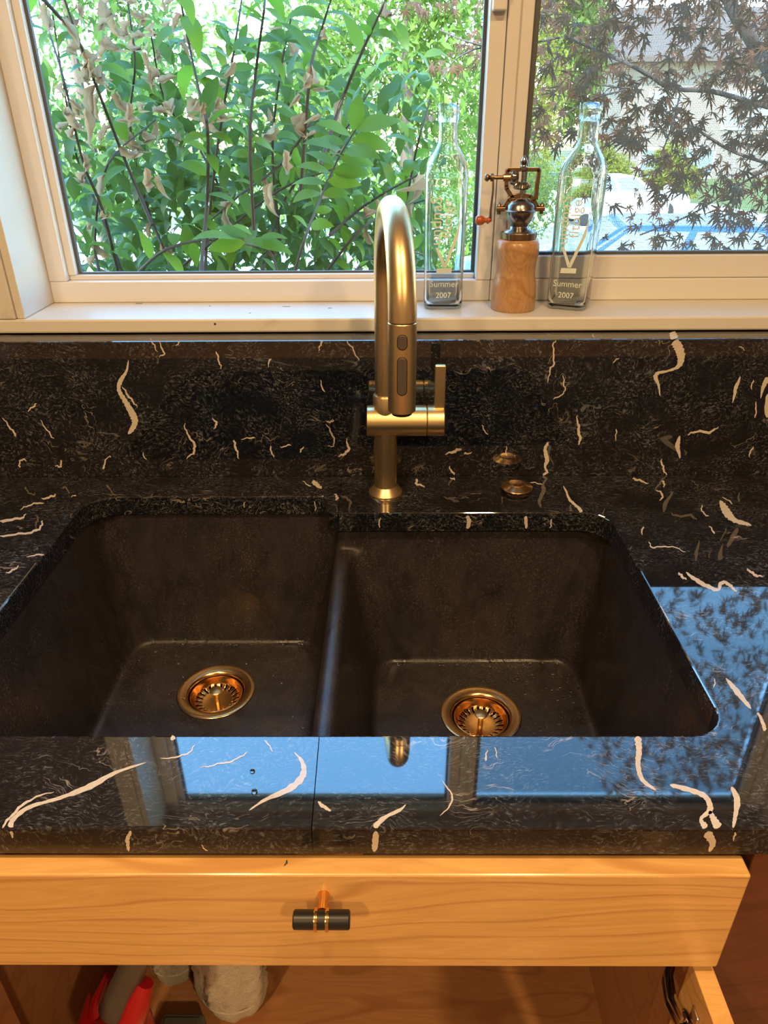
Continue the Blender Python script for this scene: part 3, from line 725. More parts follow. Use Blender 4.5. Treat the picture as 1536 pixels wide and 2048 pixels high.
# frame above the dome
bm = NB()
fz = lambda h: z0+h
bars = [((-.0270, .142), (-.0235, .1425), (-.0180, .1515), (-.0120, .1565), (0, .158), (.0120, .1565), (.0180, .1515), (.0235, .1425), (.0270, .142)),
        ((-.0135, .1560), (-.0215, .1660), (-.0225, .1700), (-.0225, .1890), (-.0205, .1905), (.0200, .1905), (.0215, .1890), (.0205, .1530))]
for path in bars:
    for (a, b) in zip(path, path[1:]):
        d = Vector((b[0]-a[0], 0, b[1]-a[1])); L = d.length; d.normalize(); nrm = Vector((-d.z, 0, d.x))
        A = Vector((px+a[0], py, fz(a[1]))) - d*.0012; B = Vector((px+b[0], py, fz(b[1]))) + d*.0012
        vs = []
        for q in (A, B):
            for s1, s2 in ((1, 1), (1, -1), (-1, -1), (-1, 1)): vs.append(bm.verts.new(q + nrm*(.0027*s1) + Vector((0, .0030*s2, 0))))
        for f in ((0,1,2,3),(7,6,5,4),(0,4,5,1),(1,5,6,2),(2,6,7,3),(3,7,4,0)): bm.faces.new([vs[i] for i in f])
obj('crank_frame', bm, M['bronze'], pm, bevel=.0006)
for s_ in (-.0345, .0215): obj('side_lug', box(px+s_, px+s_+.013, py-.0045, py+.0045, fz(.1370), fz(.1425)), M['bronze'], pm, bevel=.001)
for s in (-1, 1):
    bm = NB(); lathe(bm, [(0, .1325), (.0026, .1330), (.0030, .1370), (.0030, .1425), (.0036, .1435), (.0026, .1465), (.0, .1490)], (px+s*.0305, py, z0), n=16, cap=False); obj('bolt', bm, M['bronze'], pm, smooth=True)
bm = NB(); lathe(bm, [(.0022, .154), (.0022, .192)], (px, py, z0), n=16); lathe(bm, [(.0034, .1545), (.0034, .1650), (.0060, .1660)], (px, py, z0), n=20); obj('drive_shaft', bm, M['steel'], pm, smooth=True)
def gear(name, org, axis, r0, r1, h, nt, parent):
    bm = NB(); d, e1, e2 = frame_axes(axis); org = Vector(org); n_ = nt*4; rg = []
    for (hh, k) in ((0, .82), (.18, 1.0), (.62, 1.0), (1.0, r1/r0)):
        ring = []
        for i in range(n_):
            a = 2*pi*i/n_; rr = r0*k*(1.0 if (i % 4) in (0, 1) or hh < .3 else .86)
            ring.append(bm.verts.new(org + d*(hh*h) + e1*(rr*cos(a)) + e2*(rr*sin(a))))
        rg.append(ring)
    for a, b in zip(rg, rg[1:]):
        for i in range(n_): bm.faces.new((a[i], a[(i+1) % n_], b[(i+1) % n_], b[i]))
    bm.faces.new(rg[0]); bm.faces.new(rg[-1]); return obj(name, bm, M['steel'], parent)
gear('bevel_gear', (px, py, fz(.1655)), (0, 0, 1), .0125, .0085, .0095, 20, pm)
gear('bevel_gear', (px-.0175, py, fz(.1805)), (1, 0, 0), .0098, .0070, .0110, 18, pm)
ck = NB(); lathe(ck, [(.0052, 0), (.0052, .0105)], (px-.0275, py, fz(.1805)), (1, 0, 0), 24); obj('axle_bush', ck, M['goldcop'], pm, smooth=True)
ck = NB(); lathe(ck, [(.0026, 0), (.0026, .028)], (px-.0435, py, fz(.1805)), (1, 0, 0), 16)
lathe(ck, [(0, 0), (.0030, .0008), (.0050, .0030), (.0052, .0050), (.0030, .0072), (.0026, .0085), (.0052, .0095), (.0055, .0125), (.0040, .0135)], (px-.0540, py, fz(.1805)), (1, 0, 0), 24, cap=False)
obj('axle', ck, M['bronze'], pm, smooth=True, angle=50)
bm = NB(); tube(bm, [(px-.0415, py-.002, fz(.1795)), (px-.0410, py-.003, fz(.165)), (px-.0420, py-.004, fz(.150)), (px-.0428, py-.004, fz(.140)), (px-.0425, py-.004, fz(.1235))], [.0016, .0018, .0018, .0018, .0024], 10); obj('crank_arm', bm, M['bronze'], pm, smooth=True)
bm = NB(); lathe(bm, [(.0030, .0000), (.0033, .0018), (.0050, .0024), (.0050, .0045), (.0036, .0060), (.0034, .0080), (.0060, .0110), (.0069, .0150), (.0065, .0190), (.0040, .0215), (0, .0220)], (px-.0420, py-.004, fz(.1255)), (-1, 0, 0), 28, cap=False); obj('crank_knob', bm, M['knobwood'], pm, smooth=True, angle=60)
bm = NB(); lathe(bm, [(.0052, .1880), (.0060, .1900), (.0060, .1935), (.0040, .1945), (.0036, .1960), (.0048, .1985), (.0052, .2010), (.0038, .2030), (.0036, .2040), (.0026, .2060), (0, .2085)], (px, py, z0), n=24, cap=False); obj('finial', bm, M['steel'], pm, smooth=True, angle=40)

# ------------------------------------------------------------------ sink cabinet below
cb = thing('sink_base_cabinet', (-.07, .68, .0), 'honey maple sink base cabinet with its doors open under the worktop', 'cabinet')
CFZ = .15; CXR = .334; CXL = -.475; CY0 = .403
fp = obj('floor_panel', box(CXL, CXR, CY0, .99, CFZ-.018, CFZ), M['shelfwood'], cb)
obj('side_panel', box(CXR, CXR+.018, CY0, .99, 0.0, CB-.001), M['sidewood'], cb)
obj('side_panel', box(CXL-.018, CXL, CY0, .99, 0.0, CB-.001), M['sidewood'], cb)
obj('back_panel', box(CXL, CXR, .98, .99, CFZ, .60), M['shelfwood'], cb)
obj('toe_kick', box(CXL, CXR, .48, .492, 0, CFZ-.018), M['maple'], cb)
DX = .2858; DZ0, DZ1 = .7548, .8819
df = obj('drawer_front', box(-.447, DX, .360, .379, DZ0, DZ1), M['maple'], cb, bevel=.0018); df['label'] = 'maple tilt-out drawer front'
p = onz(572, 1726, DZ1); bm = NB(); tube(bm, [(p.x-.0012, p.y-.0025, DZ1), (p.x+.0006, p.y, DZ1), (p.x+.0002, p.y+.0025, DZ1)], [.0004, .0009, .0004], 8); obj('chip_mark', bm, M['blackplastic'], df)
# bar pull
hz, hyy = .8585, .3385
bm = NB(); lathe(bm, [(0, 0), (.0062, 0), (.0073, .0010), (.0073, .0436), (.0062, .0446), (0, .0446)], (-.0766, hyy, hz), (1, 0, 0), 32, cap=False); o = obj('pull_bar', bm, M['blackplastic'], df, smooth=True, angle=40); o['label'] = 'black bar of the drawer pull'
for dx_ in (-.0045, .0045):
    bm = NB(); lathe(bm, [(.0070, -.0015), (.0086, -.0013), (.0088, 0), (.0086, .0013), (.0070, .0015)], (-.0543+dx_, hyy, hz), (1, 0, 0), 32, cap=False); o = obj('pull_ring', bm, M['goldpol'], df, smooth=True); o['label'] = 'gold ring around the drawer pull'
bm = NB(); lathe(bm, [(.0046, .0), (.0036, .006), (.0046, .0150)], (-.0543, hyy+.0065, hz), (0, 1, 0), 24); o = obj('pull_post', bm, M['goldpol'], df, smooth=True); o['label'] = 'gold post of the drawer pull'
# doors, swung open
dr = obj('door', box(.2690, .2868, -.03, .372, .05, .745), M['maple'], cb, bevel=.0012); dr['label'] = 'right maple door swung open towards the viewer'
dl = obj('door', box(-.4400, -.4220, -.03, .372, .05, .745), M['maple'], cb, bevel=.0012); dl['label'] = 'left maple door swung open towards the viewer'
def hinge(side, xw, xd, par):
    s = side; zc = .686
    def b2(bm, a, b, *r): return bx(bm, min(a, b), max(a, b), *r)
    bm = NB(); b2(bm, xw, xw-s*.003, .408, .455, zc-.028, zc+.028); obj('hinge_plate', bm, M['chrome'], par, bevel=.001)
    bm = NB(); b2(bm, xw-s*.003, xw-s*.030, .404, .452, zc-.008, zc+.008); b2(bm, xw-s*.026, xw-s*.032, .398, .440, zc-.0105, zc+.0105)
    obj('hinge_arm', bm, M['chrome'], par, bevel=.002)
    for dz in (-.006, .006):
        bm = NB(); tube(bm, [(xw-s*.027, .402, zc+dz), (xw-s*.036, .388, zc+dz), (xw-s*.040, .366, zc+dz), (xw-s*.036, .348, zc+dz)], [.0042, .0046, .0046, .0040], 10); obj('hinge_link', bm, M['chrome'], par, smooth=True)
    bm = NB(); lathe(bm, [(.0165, 0), (.0175, .0015), (.0155, .0040), (.0120, .0035), (.0115, .001)], (xd, .342, zc), (-s, 0, 0), 28); obj('hinge_cup', bm, M['chrome'], par, smooth=True, angle=30)
    bm = NB(); b2(bm, xd, xd-s*.0025, .335, .347, zc-.034, zc+.034); obj('hinge_wing', bm, M['chrome'], par, bevel=.001)
    for yy in (.412, .432):
        bm = NB(); lathe(bm, [(.0036, 0), (.0036, .0016), (.0026, .0022)], (xw-s*.032, yy, zc), (-s, 0, 0), 14); obj('hinge_screw', bm, M['steel'], par, smooth=True, angle=30)
obj('face_stile', box(.3005, CXR, CY0+.0005, .452, CFZ, CB-.002), M['sidewood'], cb)
obj('face_stile', box(CXL, -.4415, CY0+.0005, .452, CFZ, CB-.002), M['sidewood'], cb)
hinge(1, .3003, .2690, cb); hinge(-1, -.4413, -.4220, cb)
# neighbouring cabinet front, dark red-brown
nc = thing('neighbour_cabinet', (.62, .40, 0), 'dark red-brown cabinet front right of the open sink cabinet', 'cabinet')
obj('cabinet_body', box(.353, 1.2, .402, 1.0, 0.09, CB-.001), M['darkwood'], nc)
obj('front_panel', box(.3005, .90, .384, .4018, .10, CB-.006), M['darkwood'], nc, bevel=.0015)

# things kept in the cabinet
vt = thing('cordless_tool', (-.36, .47, CFZ), 'red cordless tool with dark grey rubber handle standing in the cabinet', 'tool')
Q = lambda u, v, y: ony(u, v, y)
bm = NB(); tube(bm, [Q(283, 1890, .50), Q(262, 1945, .495), Q(243, 1990, .487), Q(230, 2020, .480), Q(226, 2034, .476)], [.0165, .0180, .0200, .0205, .0130], 20); obj('grip', bm, M['greyplastic'], vt, smooth=True, angle=60)
bm = NB(); tube(bm, [Q(219, 1950, .520), Q(203, 2000, .505), Q(197, 2040, .492), Q(215, 2056, .480), Q(245, 2052, .472), Q(268, 2035, .472), Q(280, 1995, .480), Q(291, 1965, .488)], [.006, .013, .016, .018, .018, .017, .015, .010], 16); obj('housing', bm, M['redplastic'], vt, smooth=True, angle=60)
bm = NB(); bx(bm, -.402, -.322, .455, .528, CFZ, .405); obj('base', bm, M['redplastic'], vt, bevel=.012, seg=4)
bm = NB(); P = []
for (u, v, y) in ((282, 2013, .56), (350, 2018, .56), (364, 2048, .54), (285, 2048, .54)): P.append(Q(u, v, y))
bt = thing('battery_pack', (-.32, .565, CFZ), 'grey rectangular battery pack behind the red tool in the cabinet', 'battery')
bm = box(-.352, -.285, .528, .592, CFZ, .208); obj('battery_case', bm, M['batteryplastic'], bt, bevel=.006, seg=3)
bm = box(-.345, -.292, .536, .584, .2075, .212); obj('battery_rail', bm, M['batteryplastic'], bt, bevel=.002)
random.seed(9)
def towel(label, cx, cy, hw, ht, z1, z0, lean, seed):
    rnd = random.Random(seed); bm = NB(); nz, na = 44, 64; R = []
    ph = [rnd.uniform(0, 6.28) for _ in range(6)]
    for i in range(nz+1):
        t = i/nz; z = z0+(z1-z0)*t
        prof_ = (1-(1-min(1, t/.30))**2.2)**.5 if t < .30 else 1
        wv = hw*(.50+.50*prof_)*(1+.05*sin(5*t+ph[0])); th = ht*(.55+.45*prof_)
        ring = []
        for k in range(na):
            a = 2*pi*k/na; r1 = 1 + .05*sin(5*a+ph[1]+3*t) + .035*sin(9*a+ph[2]-5*t)
            fz_ = .0028*rnd.uniform(-1, 1) if t > .14 else .0004*rnd.uniform(-1, 1)
            ring.append(bm.verts.new((cx+lean*(t-.0)+wv*r1*cos(a)+fz_, cy+th*r1*sin(a)+fz_+.02*t, z+fz_)))
        R.append(ring)
    for a, b in zip(R, R[1:]):
        for k in range(na): bm.faces.new((a[k], a[(k+1) % na], b[(k+1) % na], b[k]))
    bm.faces.new(R[0]); bm.faces.new(R[-1])
    t_ = thing('terry_cloth', (cx, cy, CFZ), label, 'cloth', 'white cloths in the sink cabinet')
    o = obj('cloth_body', bm, M['terry'], t_, smooth=True, angle=180)
    bm = NB(); path = []
    for k in range(33):
        a = 2*pi*k/32; t = .13; pr = (1-(1-t/.30)**2.2)**.5
        path.append((cx+lean*t+hw*(.50+.50*pr)*1.015*cos(a), cy+ht*(.55+.45*pr)*1.03*sin(a)+.003, z0+(z1-z0)*t))
    tube(bm, path, .0016, 6, False); obj('hem', bm, M['terry'], t_, smooth=True)
    # fuzzy loops of the pile
    return t_
towel('large fluffy white terry cloth standing in the middle of the open cabinet', -.252, .632, .055, .040, .50, CFZ, .004, 3)
towel('small fluffy white terry cloth between red tool and larger cloth', -.362, .675, .038, .026, .48, CFZ, .012, 5)

# ceiling downlights that light the room
for i, (x, y, p) in enumerate(CAN_SPOTS):
    t_ = thing('ceiling_downlight', (x, y, 2.44), 'round white recessed ceiling downlight, %s pair, %s' % ('nearer the window' if y > -.5 else 'farther from the window', 'left' if x < 0 else 'right'), 'light', 'recessed ceiling downlights')
    bm = NB(); lathe(bm, [(.064, 0), (.066, -.004), (.082, -.006), (.085, 0)], (x, y, 2.4395), n=36, cap=False); obj('trim_ring', bm, M['ceil'], t_, smooth=True)

# ------------------------------------------------------------------ outdoors: ground
def gz(x, y):
    if y < 12: return -.55 - (y-1.2)*.090
    return -.55 - 10.8*.090 - (min(y, 34)-12)*.022
def sheet(name, x0, x1, y0, y1, nx, ny, lift, m):
    bm = NB(); G = [[bm.verts.new((x0+(x1-x0)*i/nx, y0+(y1-y0)*j/ny, gz(0, y0+(y1-y0)*j/ny)+lift)) for i in range(nx+1)] for j in range(ny+1)]
    for j in range(ny):
        for i in range(nx): bm.faces.new((G[j][i], G[j][i+1], G[j+1][i+1], G[j+1][i]))
    o = obj(name, bm, m, smooth=True); o['kind'] = 'structure'; return o
sheet('ground_lawn', -60, 60, 1.2, 90, 24, 60, 0, M['lawn'])
sheet('ground_driveway', 1.2, 14, 5, 34, 8, 40, .02, M['concrete'])['label'] = 'pale concrete driveway'
sheet('ground_street', -40, 1.0, 16, 26, 8, 12, .02, M['concrete'])['label'] = 'pale street beyond the shrub'

# ------------------------------------------------------------------ leaves
def leaf_mesh(name, L, W, droop, fold, m, curl=0, nu=6, tip=1.0, seed=0):
    rnd = random.Random(seed); V, F = [], []
    for i in range(nu+1):
        t = i/nu; wd = W*.5*(sin(pi*min(1, t**.85))**.8)*(1 if t < .5 else (1-.15*(t-.5))) if 0 < t < 1 else .0006
        if i == 1: wd *= .9
        ang = droop*t*t; x = L*t*cos(ang*.6); z = -L*t*sin(ang*.6)*.8
        zz = fold*wd
        cz = curl*wd
        jy = (rnd.uniform(-.35, .35)*wd if curl else 0); jw = (rnd.uniform(.6, 1.15) if curl else 1)
        V += [(x-.1*wd, wd*jw+jy, z+zz+cz*rnd.uniform(.3, 1.7)), (x, jy, z+(rnd.uniform(-.15, .15)*wd if curl else 0)), (x-.1*wd, -wd*jw+jy, z+zz+cz*rnd.uniform(.3, 1.7))]
    for i in range(nu):
        a = 3*i; b = a+3
        F += [(a, b, b+1, a+1), (a+1, b+1, b+2, a+2)]
    me = bpy.data.meshes.new(name); me.from_pydata(V, [], F); me.update()
    for p in me.polygons: p.use_smooth = True
    if m: me.materials.append(m)
    return me
GREEN = [leaf_mesh('leaf', .074, .031, .9, .22, M['leaf'], seed=1), leaf_mesh('leaf', .066, .030, .5, .10, M['leaf'], seed=2), leaf_mesh('leaf', .080, .034, 1.2, .30, M['leaf'], seed=3), leaf_mesh('leaf', .058, .026, .7, .16, M['leaf'], seed=4)]
DRY = [leaf_mesh('dry_leaf', .058, .024, 1.5, .9, M['dry'], 1.0, 9, seed=5), leaf_mesh('dry_leaf', .066, .018, 1.0, 1.2, M['dry'], 1.1, 9, seed=6), leaf_mesh('dry_leaf', .050, .028, 2.1, .5, M['dry'], 1.5, 9, seed=7)]
def leaf_matrix(p, d, up, s):
    x = d.normalized(); z = (up - x*up.dot(x)).normalized(); y = z.cross(x)
    return Matrix(((x.x*s, y.x*s, z.x*s, p.x), (x.y*s, y.y*s, z.y*s, p.y), (x.z*s, y.z*s, z.z*s, p.z), (0, 0, 0, 1)))
def place(me, mw, parent, name):
    o = bpy.data.objects.new(name, me); COL.objects.link(o); o.parent = parent
    o.matrix_parent_inverse = Matrix.Translation(parent.location).inverted(); o.matrix_basis = mw
    return o
def stuff_leaves(name, templ, mats, m, parent, label=None):
    nv = len(templ.vertices); tv = np.array([v.co for v in templ.vertices]); tf = [tuple(p.vertices) for p in templ.polygons]
    V = np.concatenate([tv @ np.array(mw.to_3x3()).T + np.array(mw.translation) for mw in mats])
    F = [tuple(i+k*nv for i in f) for k in range(len(mats)) for f in tf]
    me = bpy.data.meshes.new(name); me.from_pydata(V.tolist(), [], F); me.update()
    for p in me.polygons: p.use_smooth = True
    o = link(name, me, m, parent); o['kind'] = 'stuff'
    if label: o['label'] = label
    return o

# ------------------------------------------------------------------ the big shrub right outside the left pane
rnd = random.Random(21)
shb = thing('leafy_shrub', (-.25, 2.0, gz(0, 2.0)), 'green leafy shrub with scattered dry tan leaves outside the left window pane', 'shrub')
# stems: photo positions of the visible length, distance from the camera in y, leaf count, leaf scale
stems = [
 ([(240,560),(205,420),(165,320),(125,150),(70,-20)], 1.85, 14, .95, .45), ([(305,450),(250,320),(190,165),(150,60),(110,-60)], 1.72, 14, 1.0, .45),
 ([(250,560),(190,400),(150,300),(105,30)], 2.0, 8, 1.0, .3), ([(400,560),(414,400),(415,260),(400,190),(372,60),(355,-40)], 1.62, 18, 1.05, .12),
 ([(408,560),(420,420),(440,260),(470,90),(490,-50)], 1.85, 18, 1.1, .08), ([(508,460),(500,280),(512,140),(528,20),(535,-60)], 1.75, 18, 1.15, .08),
 ([(560,480),(545,300),(560,150),(585,20)], 1.95, 16, 1.1, .15), ([(600,400),(620,150),(640,70),(668,-20)], 1.7, 16, 1.1, .05), ([(640,330),(690,185),(730,90),(772,0)], 1.62, 7, .9, .3),
 ([(590,540),(612,470),(640,400),(675,320),(712,258)], 1.42, 0, 1.0, .2), ([(660,470),(710,425),(770,385),(835,350)], 1.75, 14, 1.0, .15), ([(350,555),(290,400),(260,250),(270,120),(250,-30)], 2.05, 16, 1.1, .3),
 ([(470,560),(455,420),(400,300),(330,200),(300,60)], 2.1, 16, 1.1, .2), ([(520,560),(560,420),(620,330),(690,260),(740,180)], 2.05, 14, 1.0, .2), ([(640,560),(720,460),(790,420),(850,400)], 1.9, 14, 1.0, .2),
 ([(200,560),(190,470),(215,330),(310,240)], 1.9, 10, .9, .5), ([(330,560),(430,480),(560,380),(690,330)], 1.95, 12, 1.0, .25), ([(780,560),(795,480),(815,390),(835,290),(860,200)], 1.8, 14, 1.0, .15),
 ([(690,560),(740,520),(800,500),(850,510)], 1.6, 10, .9, .15), ([(260,560),(330,500),(420,480),(480,500)], 1.75, 10, 1.0, .12), ([(560,560),(540,505),(500,490),(440,480)], 1.5, 0, 1.0, .2),
 ([(60,-30),(140,60),(200,160)], 1.6, 6, .8, .7), ([(620,250),(560,330),(480,390),(410,450)], 1.85, 10, 1.0, .3)]
count = 0
def grow(pts3, n, sc, pd, rnd):
    global count
    out = []
    L = len(pts3)
    for k in range(n):
        t = .10 + .90*(k+.3*rnd.random())/max(1, n-1); t = min(t, .999)
        f = t*(L-1); i = min(int(f), L-2); p = pts3[i].lerp(pts3[i+1], f-i); d = (pts3[i+1]-pts3[i]).normalized()
        side = 1 if k % 2 else -1
        lat = d.cross(Vector((rnd.uniform(-.5, .5), 1, rnd.uniform(-.3, .3)))).normalized()*side
        dr_ = (lat + d*rnd.uniform(.1, .7) + Vector((0, rnd.uniform(-.7, .5), rnd.uniform(-.35, .15)))).normalized()
        up = Vector((rnd.uniform(-.35, .35), rnd.uniform(-.75, .15), 1)).normalized()
        if rnd.random() < pd:
            me = rnd.choice(DRY); dr_ = (dr_*.4 + Vector((0, 0, -1))*rnd.uniform(.3, 1.3)).normalized(); up = Vector((rnd.uniform(-1, 1), -1, rnd.uniform(-.3, .6))); nm = 'dry_leaf'
        else: me = rnd.choice(GREEN); nm = 'leaf'
        s = sc*rnd.uniform(.75, 1.2)
        place(me, leaf_matrix(p, dr_, up, s), shb, nm); count += 1
        if nm == 'leaf' and rnd.random() < .25:                                             # opposite leaf
            d2 = (dr_ - 2*lat*dr_.dot(lat)).normalized(); place(rnd.choice(GREEN), leaf_matrix(p, d2, up, s*.95), shb, 'leaf'); count += 1
    return
for (pl, Y, nl, sc, pd) in stems:
    q = catmull([(u, v, Y + .10*math.sin(i*1.7+u)) for i, (u, v) in enumerate(pl)], 5)
    P3 = [ony(a[0], a[1], a[2]) for a in q]
    bm = NB(); m_ = len(P3); r0 = .0042 if Y > 1.5 else .0030
    if pl[0][1] > 540: P3 = [P3[0] + Vector((0, .15, -.9)), ] + P3; m_ += 1
    tube(bm, P3, [r0*(1-.6*i/m_) for i in range(m_)], 7); obj('branch', bm, M['bark'], shb, smooth=True)
    grow(P3[1:], nl, sc, pd, rnd)
# the two clearest sprays, leaf by leaf (photo positions of base and tip)
def leaf_at(b, tip, Y0, Y1, upv, name='leaf', me=None, wide=1.0):
    A = ony(b[0], b[1], Y0); B = ony(tip[0], tip[1], Y1); L = (B-A).length
    me = me or GREEN[1]; base = {'leaf': .066, 'dry_leaf': .060}[name]
    mw = leaf_matrix(A, B-A, Vector(upv), L/base)
    place(me, mw, shb, name)
for b, tip, u_ in [((706,262),(722,180),(.2,-1,.3)), ((712,262),(802,222),(-.2,-.7,.7)), ((702,280),(790,285),(0,-.8,.6)), ((690,300),(755,300),(0,-.7,.7)), ((700,270),(640,232),(.3,-.6,.8)), ((690,290),(632,265),(.2,-.6,.8)),
                   ((680,312),(665,295),(.2,-.5,.8)), ((683,300),(612,268),(.1,-.5,.9)), ((668,330),(612,290),(.1,-.4,.9)), ((680,318),(755,318),(0,-.7,.6)), ((660,345),(596,318),(.1,-.5,.9)), ((665,345),(745,335),(0,-.8,.6)), ((650,368),(580,352),(.1,-.4,.9)),
                   ((655,362),(725,362),(0,-.8,.5)), ((642,385),(586,388),(.1,-.4,.9)), ((645,390),(702,378),(0,-.7,.6)), ((632,405),(600,410),(.1,-.4,.9)), ((630,425),(668,412),(0,-.8,.5)), ((620,450),(660,445),(0,-.8,.5)), ((615,455),(592,425),(.1,-.5,.8)),
                   ((490,486),(412,492),(0,-.85,.5)), ((500,482),(590,492),(0,-.5,.9)), ((480,478),(385,455),(0,-.3,1)), ((495,476),(430,440),(0,-.4,1)), ((520,475),(575,465),(0,-.4,1)), ((505,470),(470,442),(0,-.5,.9))]:
    leaf_at(b, tip, 1.42, 1.42+rnd.uniform(-.05, .02), u_); count += 1
for b, tip in [((568,300),(578,362)), ((545,365),(540,435)), ((290,335),(300,400)), ((318,350),(330,398)), ((170,215),(182,285)), ((255,205),(262,265)), ((640,232),(612,243)), ((632,268),(612,270)), ((436,195),(430,225)), ((405,205),(402,240)), ((610,145),(612,192)), ((600,190),(580,212)), ((655,75),(640,55)), ((365,30),(340,60)), ((270,20),(290,45)), ((150,15),(170,35)), ((175,120),(185,155)), ((330,20),(325,0))]:
    leaf_at(b, tip, 1.55, 1.53, (rnd.uniform(-1, 1), -.8, .2), 'dry_leaf', rnd.choice(DRY[:2])); count += 1
for k in range(46):                                                                         # withered leaves hanging among the left stems
    u = rnd.gauss(300, 130); v = rnd.uniform(-10, 250)
    if not 85 < u < 640: continue
    p = ony(u, v, rnd.uniform(1.58, 1.95)); d = Vector((rnd.uniform(-1, 1), rnd.uniform(-.6, .3), rnd.uniform(-1, .3)))
    place(rnd.choice(DRY), leaf_matrix(p, d, Vector((rnd.uniform(-1, 1), -1, rnd.uniform(-.4, .8))), rnd.uniform(.6, 1.05)), shb, 'dry_leaf')
# deep foliage behind: a mass nobody could count
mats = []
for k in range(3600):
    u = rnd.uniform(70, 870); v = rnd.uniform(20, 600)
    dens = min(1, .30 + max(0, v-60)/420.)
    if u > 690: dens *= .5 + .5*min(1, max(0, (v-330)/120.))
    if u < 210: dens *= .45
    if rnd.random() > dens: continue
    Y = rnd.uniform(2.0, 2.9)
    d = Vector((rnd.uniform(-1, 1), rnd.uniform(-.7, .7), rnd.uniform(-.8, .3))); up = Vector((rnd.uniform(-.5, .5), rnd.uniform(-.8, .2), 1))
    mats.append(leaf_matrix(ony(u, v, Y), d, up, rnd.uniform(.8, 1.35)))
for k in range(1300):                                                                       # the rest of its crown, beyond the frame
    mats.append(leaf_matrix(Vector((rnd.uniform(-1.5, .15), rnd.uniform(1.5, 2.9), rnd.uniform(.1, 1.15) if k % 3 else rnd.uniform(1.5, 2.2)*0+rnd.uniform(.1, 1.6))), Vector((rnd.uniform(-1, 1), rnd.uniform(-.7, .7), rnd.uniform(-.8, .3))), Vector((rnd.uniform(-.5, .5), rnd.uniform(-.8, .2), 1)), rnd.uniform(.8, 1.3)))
stuff_leaves('deep_foliage', leaf_mesh('l', .066, .030, .8, .2, None, nu=4), mats, M['leafdeep'], shb, 'dense foliage deeper in the shrub, darkened in colour for shade')

# ------------------------------------------------------------------ Japanese maple outside the right pane
def star_mesh(name, s, m, seed, droop=.35):
    r2 = random.Random(seed); V = [(0, 0, 0)]; F = []
    lob = [(-118, .45), (-78, .75), (-38, .95), (0, 1.08), (38, .95), (78, .75), (118, .45)]
    ring = []
    for i, (a, l) in enumerate(lob):
        a_ = radians(a + r2.uniform(-5, 5)); l_ = l*s*r2.uniform(.88, 1.1)
        if i == 0: V.append((.12*s*cos(a_-.35), .12*s*sin(a_-.35), -.01*s)); ring.append(len(V)-1)
        for dl, rr in ((-.13, .52), (0, 1), (.13, .52)):
            z = -droop*s*(rr*l)**2*r2.uniform(.7, 1.3); V.append((l_*rr*cos(a_+dl), l_*rr*sin(a_+dl), z)); ring.append(len(V)-1)
        V.append((.24*s*cos(a_+.34), .24*s*sin(a_+.34), -.03*s)); ring.append(len(V)-1)
    for a, b in zip(ring, ring[1:]): F.append((0, a, b))
    me = bpy.data.meshes.new(name); me.from_pydata(V, [], F); me.update()
    if m: me.materials.append(m)
    return me
STAR = [star_mesh('maple_leaf', .046, M['mapleleaf'], 1), star_mesh('maple_leaf', .040, M['mapleleaf'], 2, .6), star_mesh('maple_leaf', .050, M['mapleleaf'], 3, .2)]
mpl = thing('japanese_maple', (2.4, 3.2, gz(0, 3.2)), 'bronze-leaved Japanese maple spreading behind the screened right pane', 'tree')
brs = [([(1545,150),(1500,75),(1462,10),(1440,-60)], 2.6, .020), ([(1130,72),(1180,95),(1250,125),(1300,152),(1345,178),(1420,182),(1540,215)], 2.45, .0075), ([(1230,32),(1275,5),(1300,-30)], 2.5, .004),
       ([(1200,170),(1260,175),(1300,150)], 2.45, .003), ([(880,60),(940,85),(1010,95),(1120,75)], 2.35, .0035), ([(1290,200),(1380,250),(1460,300),(1545,330)], 2.6, .006), ([(1310,330),(1330,290),(1345,245),(1360,190)], 2.5, .003),
       ([(1280,470),(1380,430),(1460,380),(1550,330)], 2.7, .005), ([(1110,240),(1180,200),(1250,180)], 2.5, .003), ([(880,165),(905,125),(945,100),(1000,90)], 2.3, .0025), ([(1500,480),(1530,440),(1560,400)], 2.7, .004)]
for pl, Y, r in brs:
    q = catmull([(u, v, Y + .08*sin(i*2.1+u)) for i, (u, v) in enumerate(pl)], 5); P3 = [ony(*a) for a in q]
    bm = NB(); tube(bm, P3, [r*(.55+.45*i/len(P3)) if pl[0][0] < pl[-1][0] else r for i in range(len(P3))], 8); obj('branch', bm, M['greybark'], mpl, smooth=True)
bm = NB(); tube(bm, [(2.4, 3.2, gz(0, 3.2)-.05), (2.3, 3.15, .3), (2.1, 3.0, 1.0), (1.85, 2.85, 1.55), ony(1545, 150, 2.6), ony(1462, 10, 2.6), ony(1440, -60, 2.6)+Vector((0, 0, .8))], [.06, .055, .045, .035, .024, .018, .01], 10); obj('trunk', bm, M['greybark'], mpl, smooth=True)
def mdens(u, v):
    if u < 985:
        return .0 if v > 165 else (.8 if v < 25 and u > 800 else (.55 if u > 850 and 30 < v < 140 and abs(v-165+(u-880)*.75) < 55 else 0))
    if v < 60: return .8
    if v < 130: return .62
    if v < 300: return .82 if u > 1250 else .62
    edge = 1235 + (v-300)*.55
    if v < 380: return .75 if u > 1290 else (.25 if u > 1225 else .06)
    if v < 520: return .70 if u > 1420 else (.35 if u > 1300 else (.10 if u > 1200 else 0))
    return .5 if u > 1430 else 0
rnd = random.Random(5); near = []; far = []
tries = 0
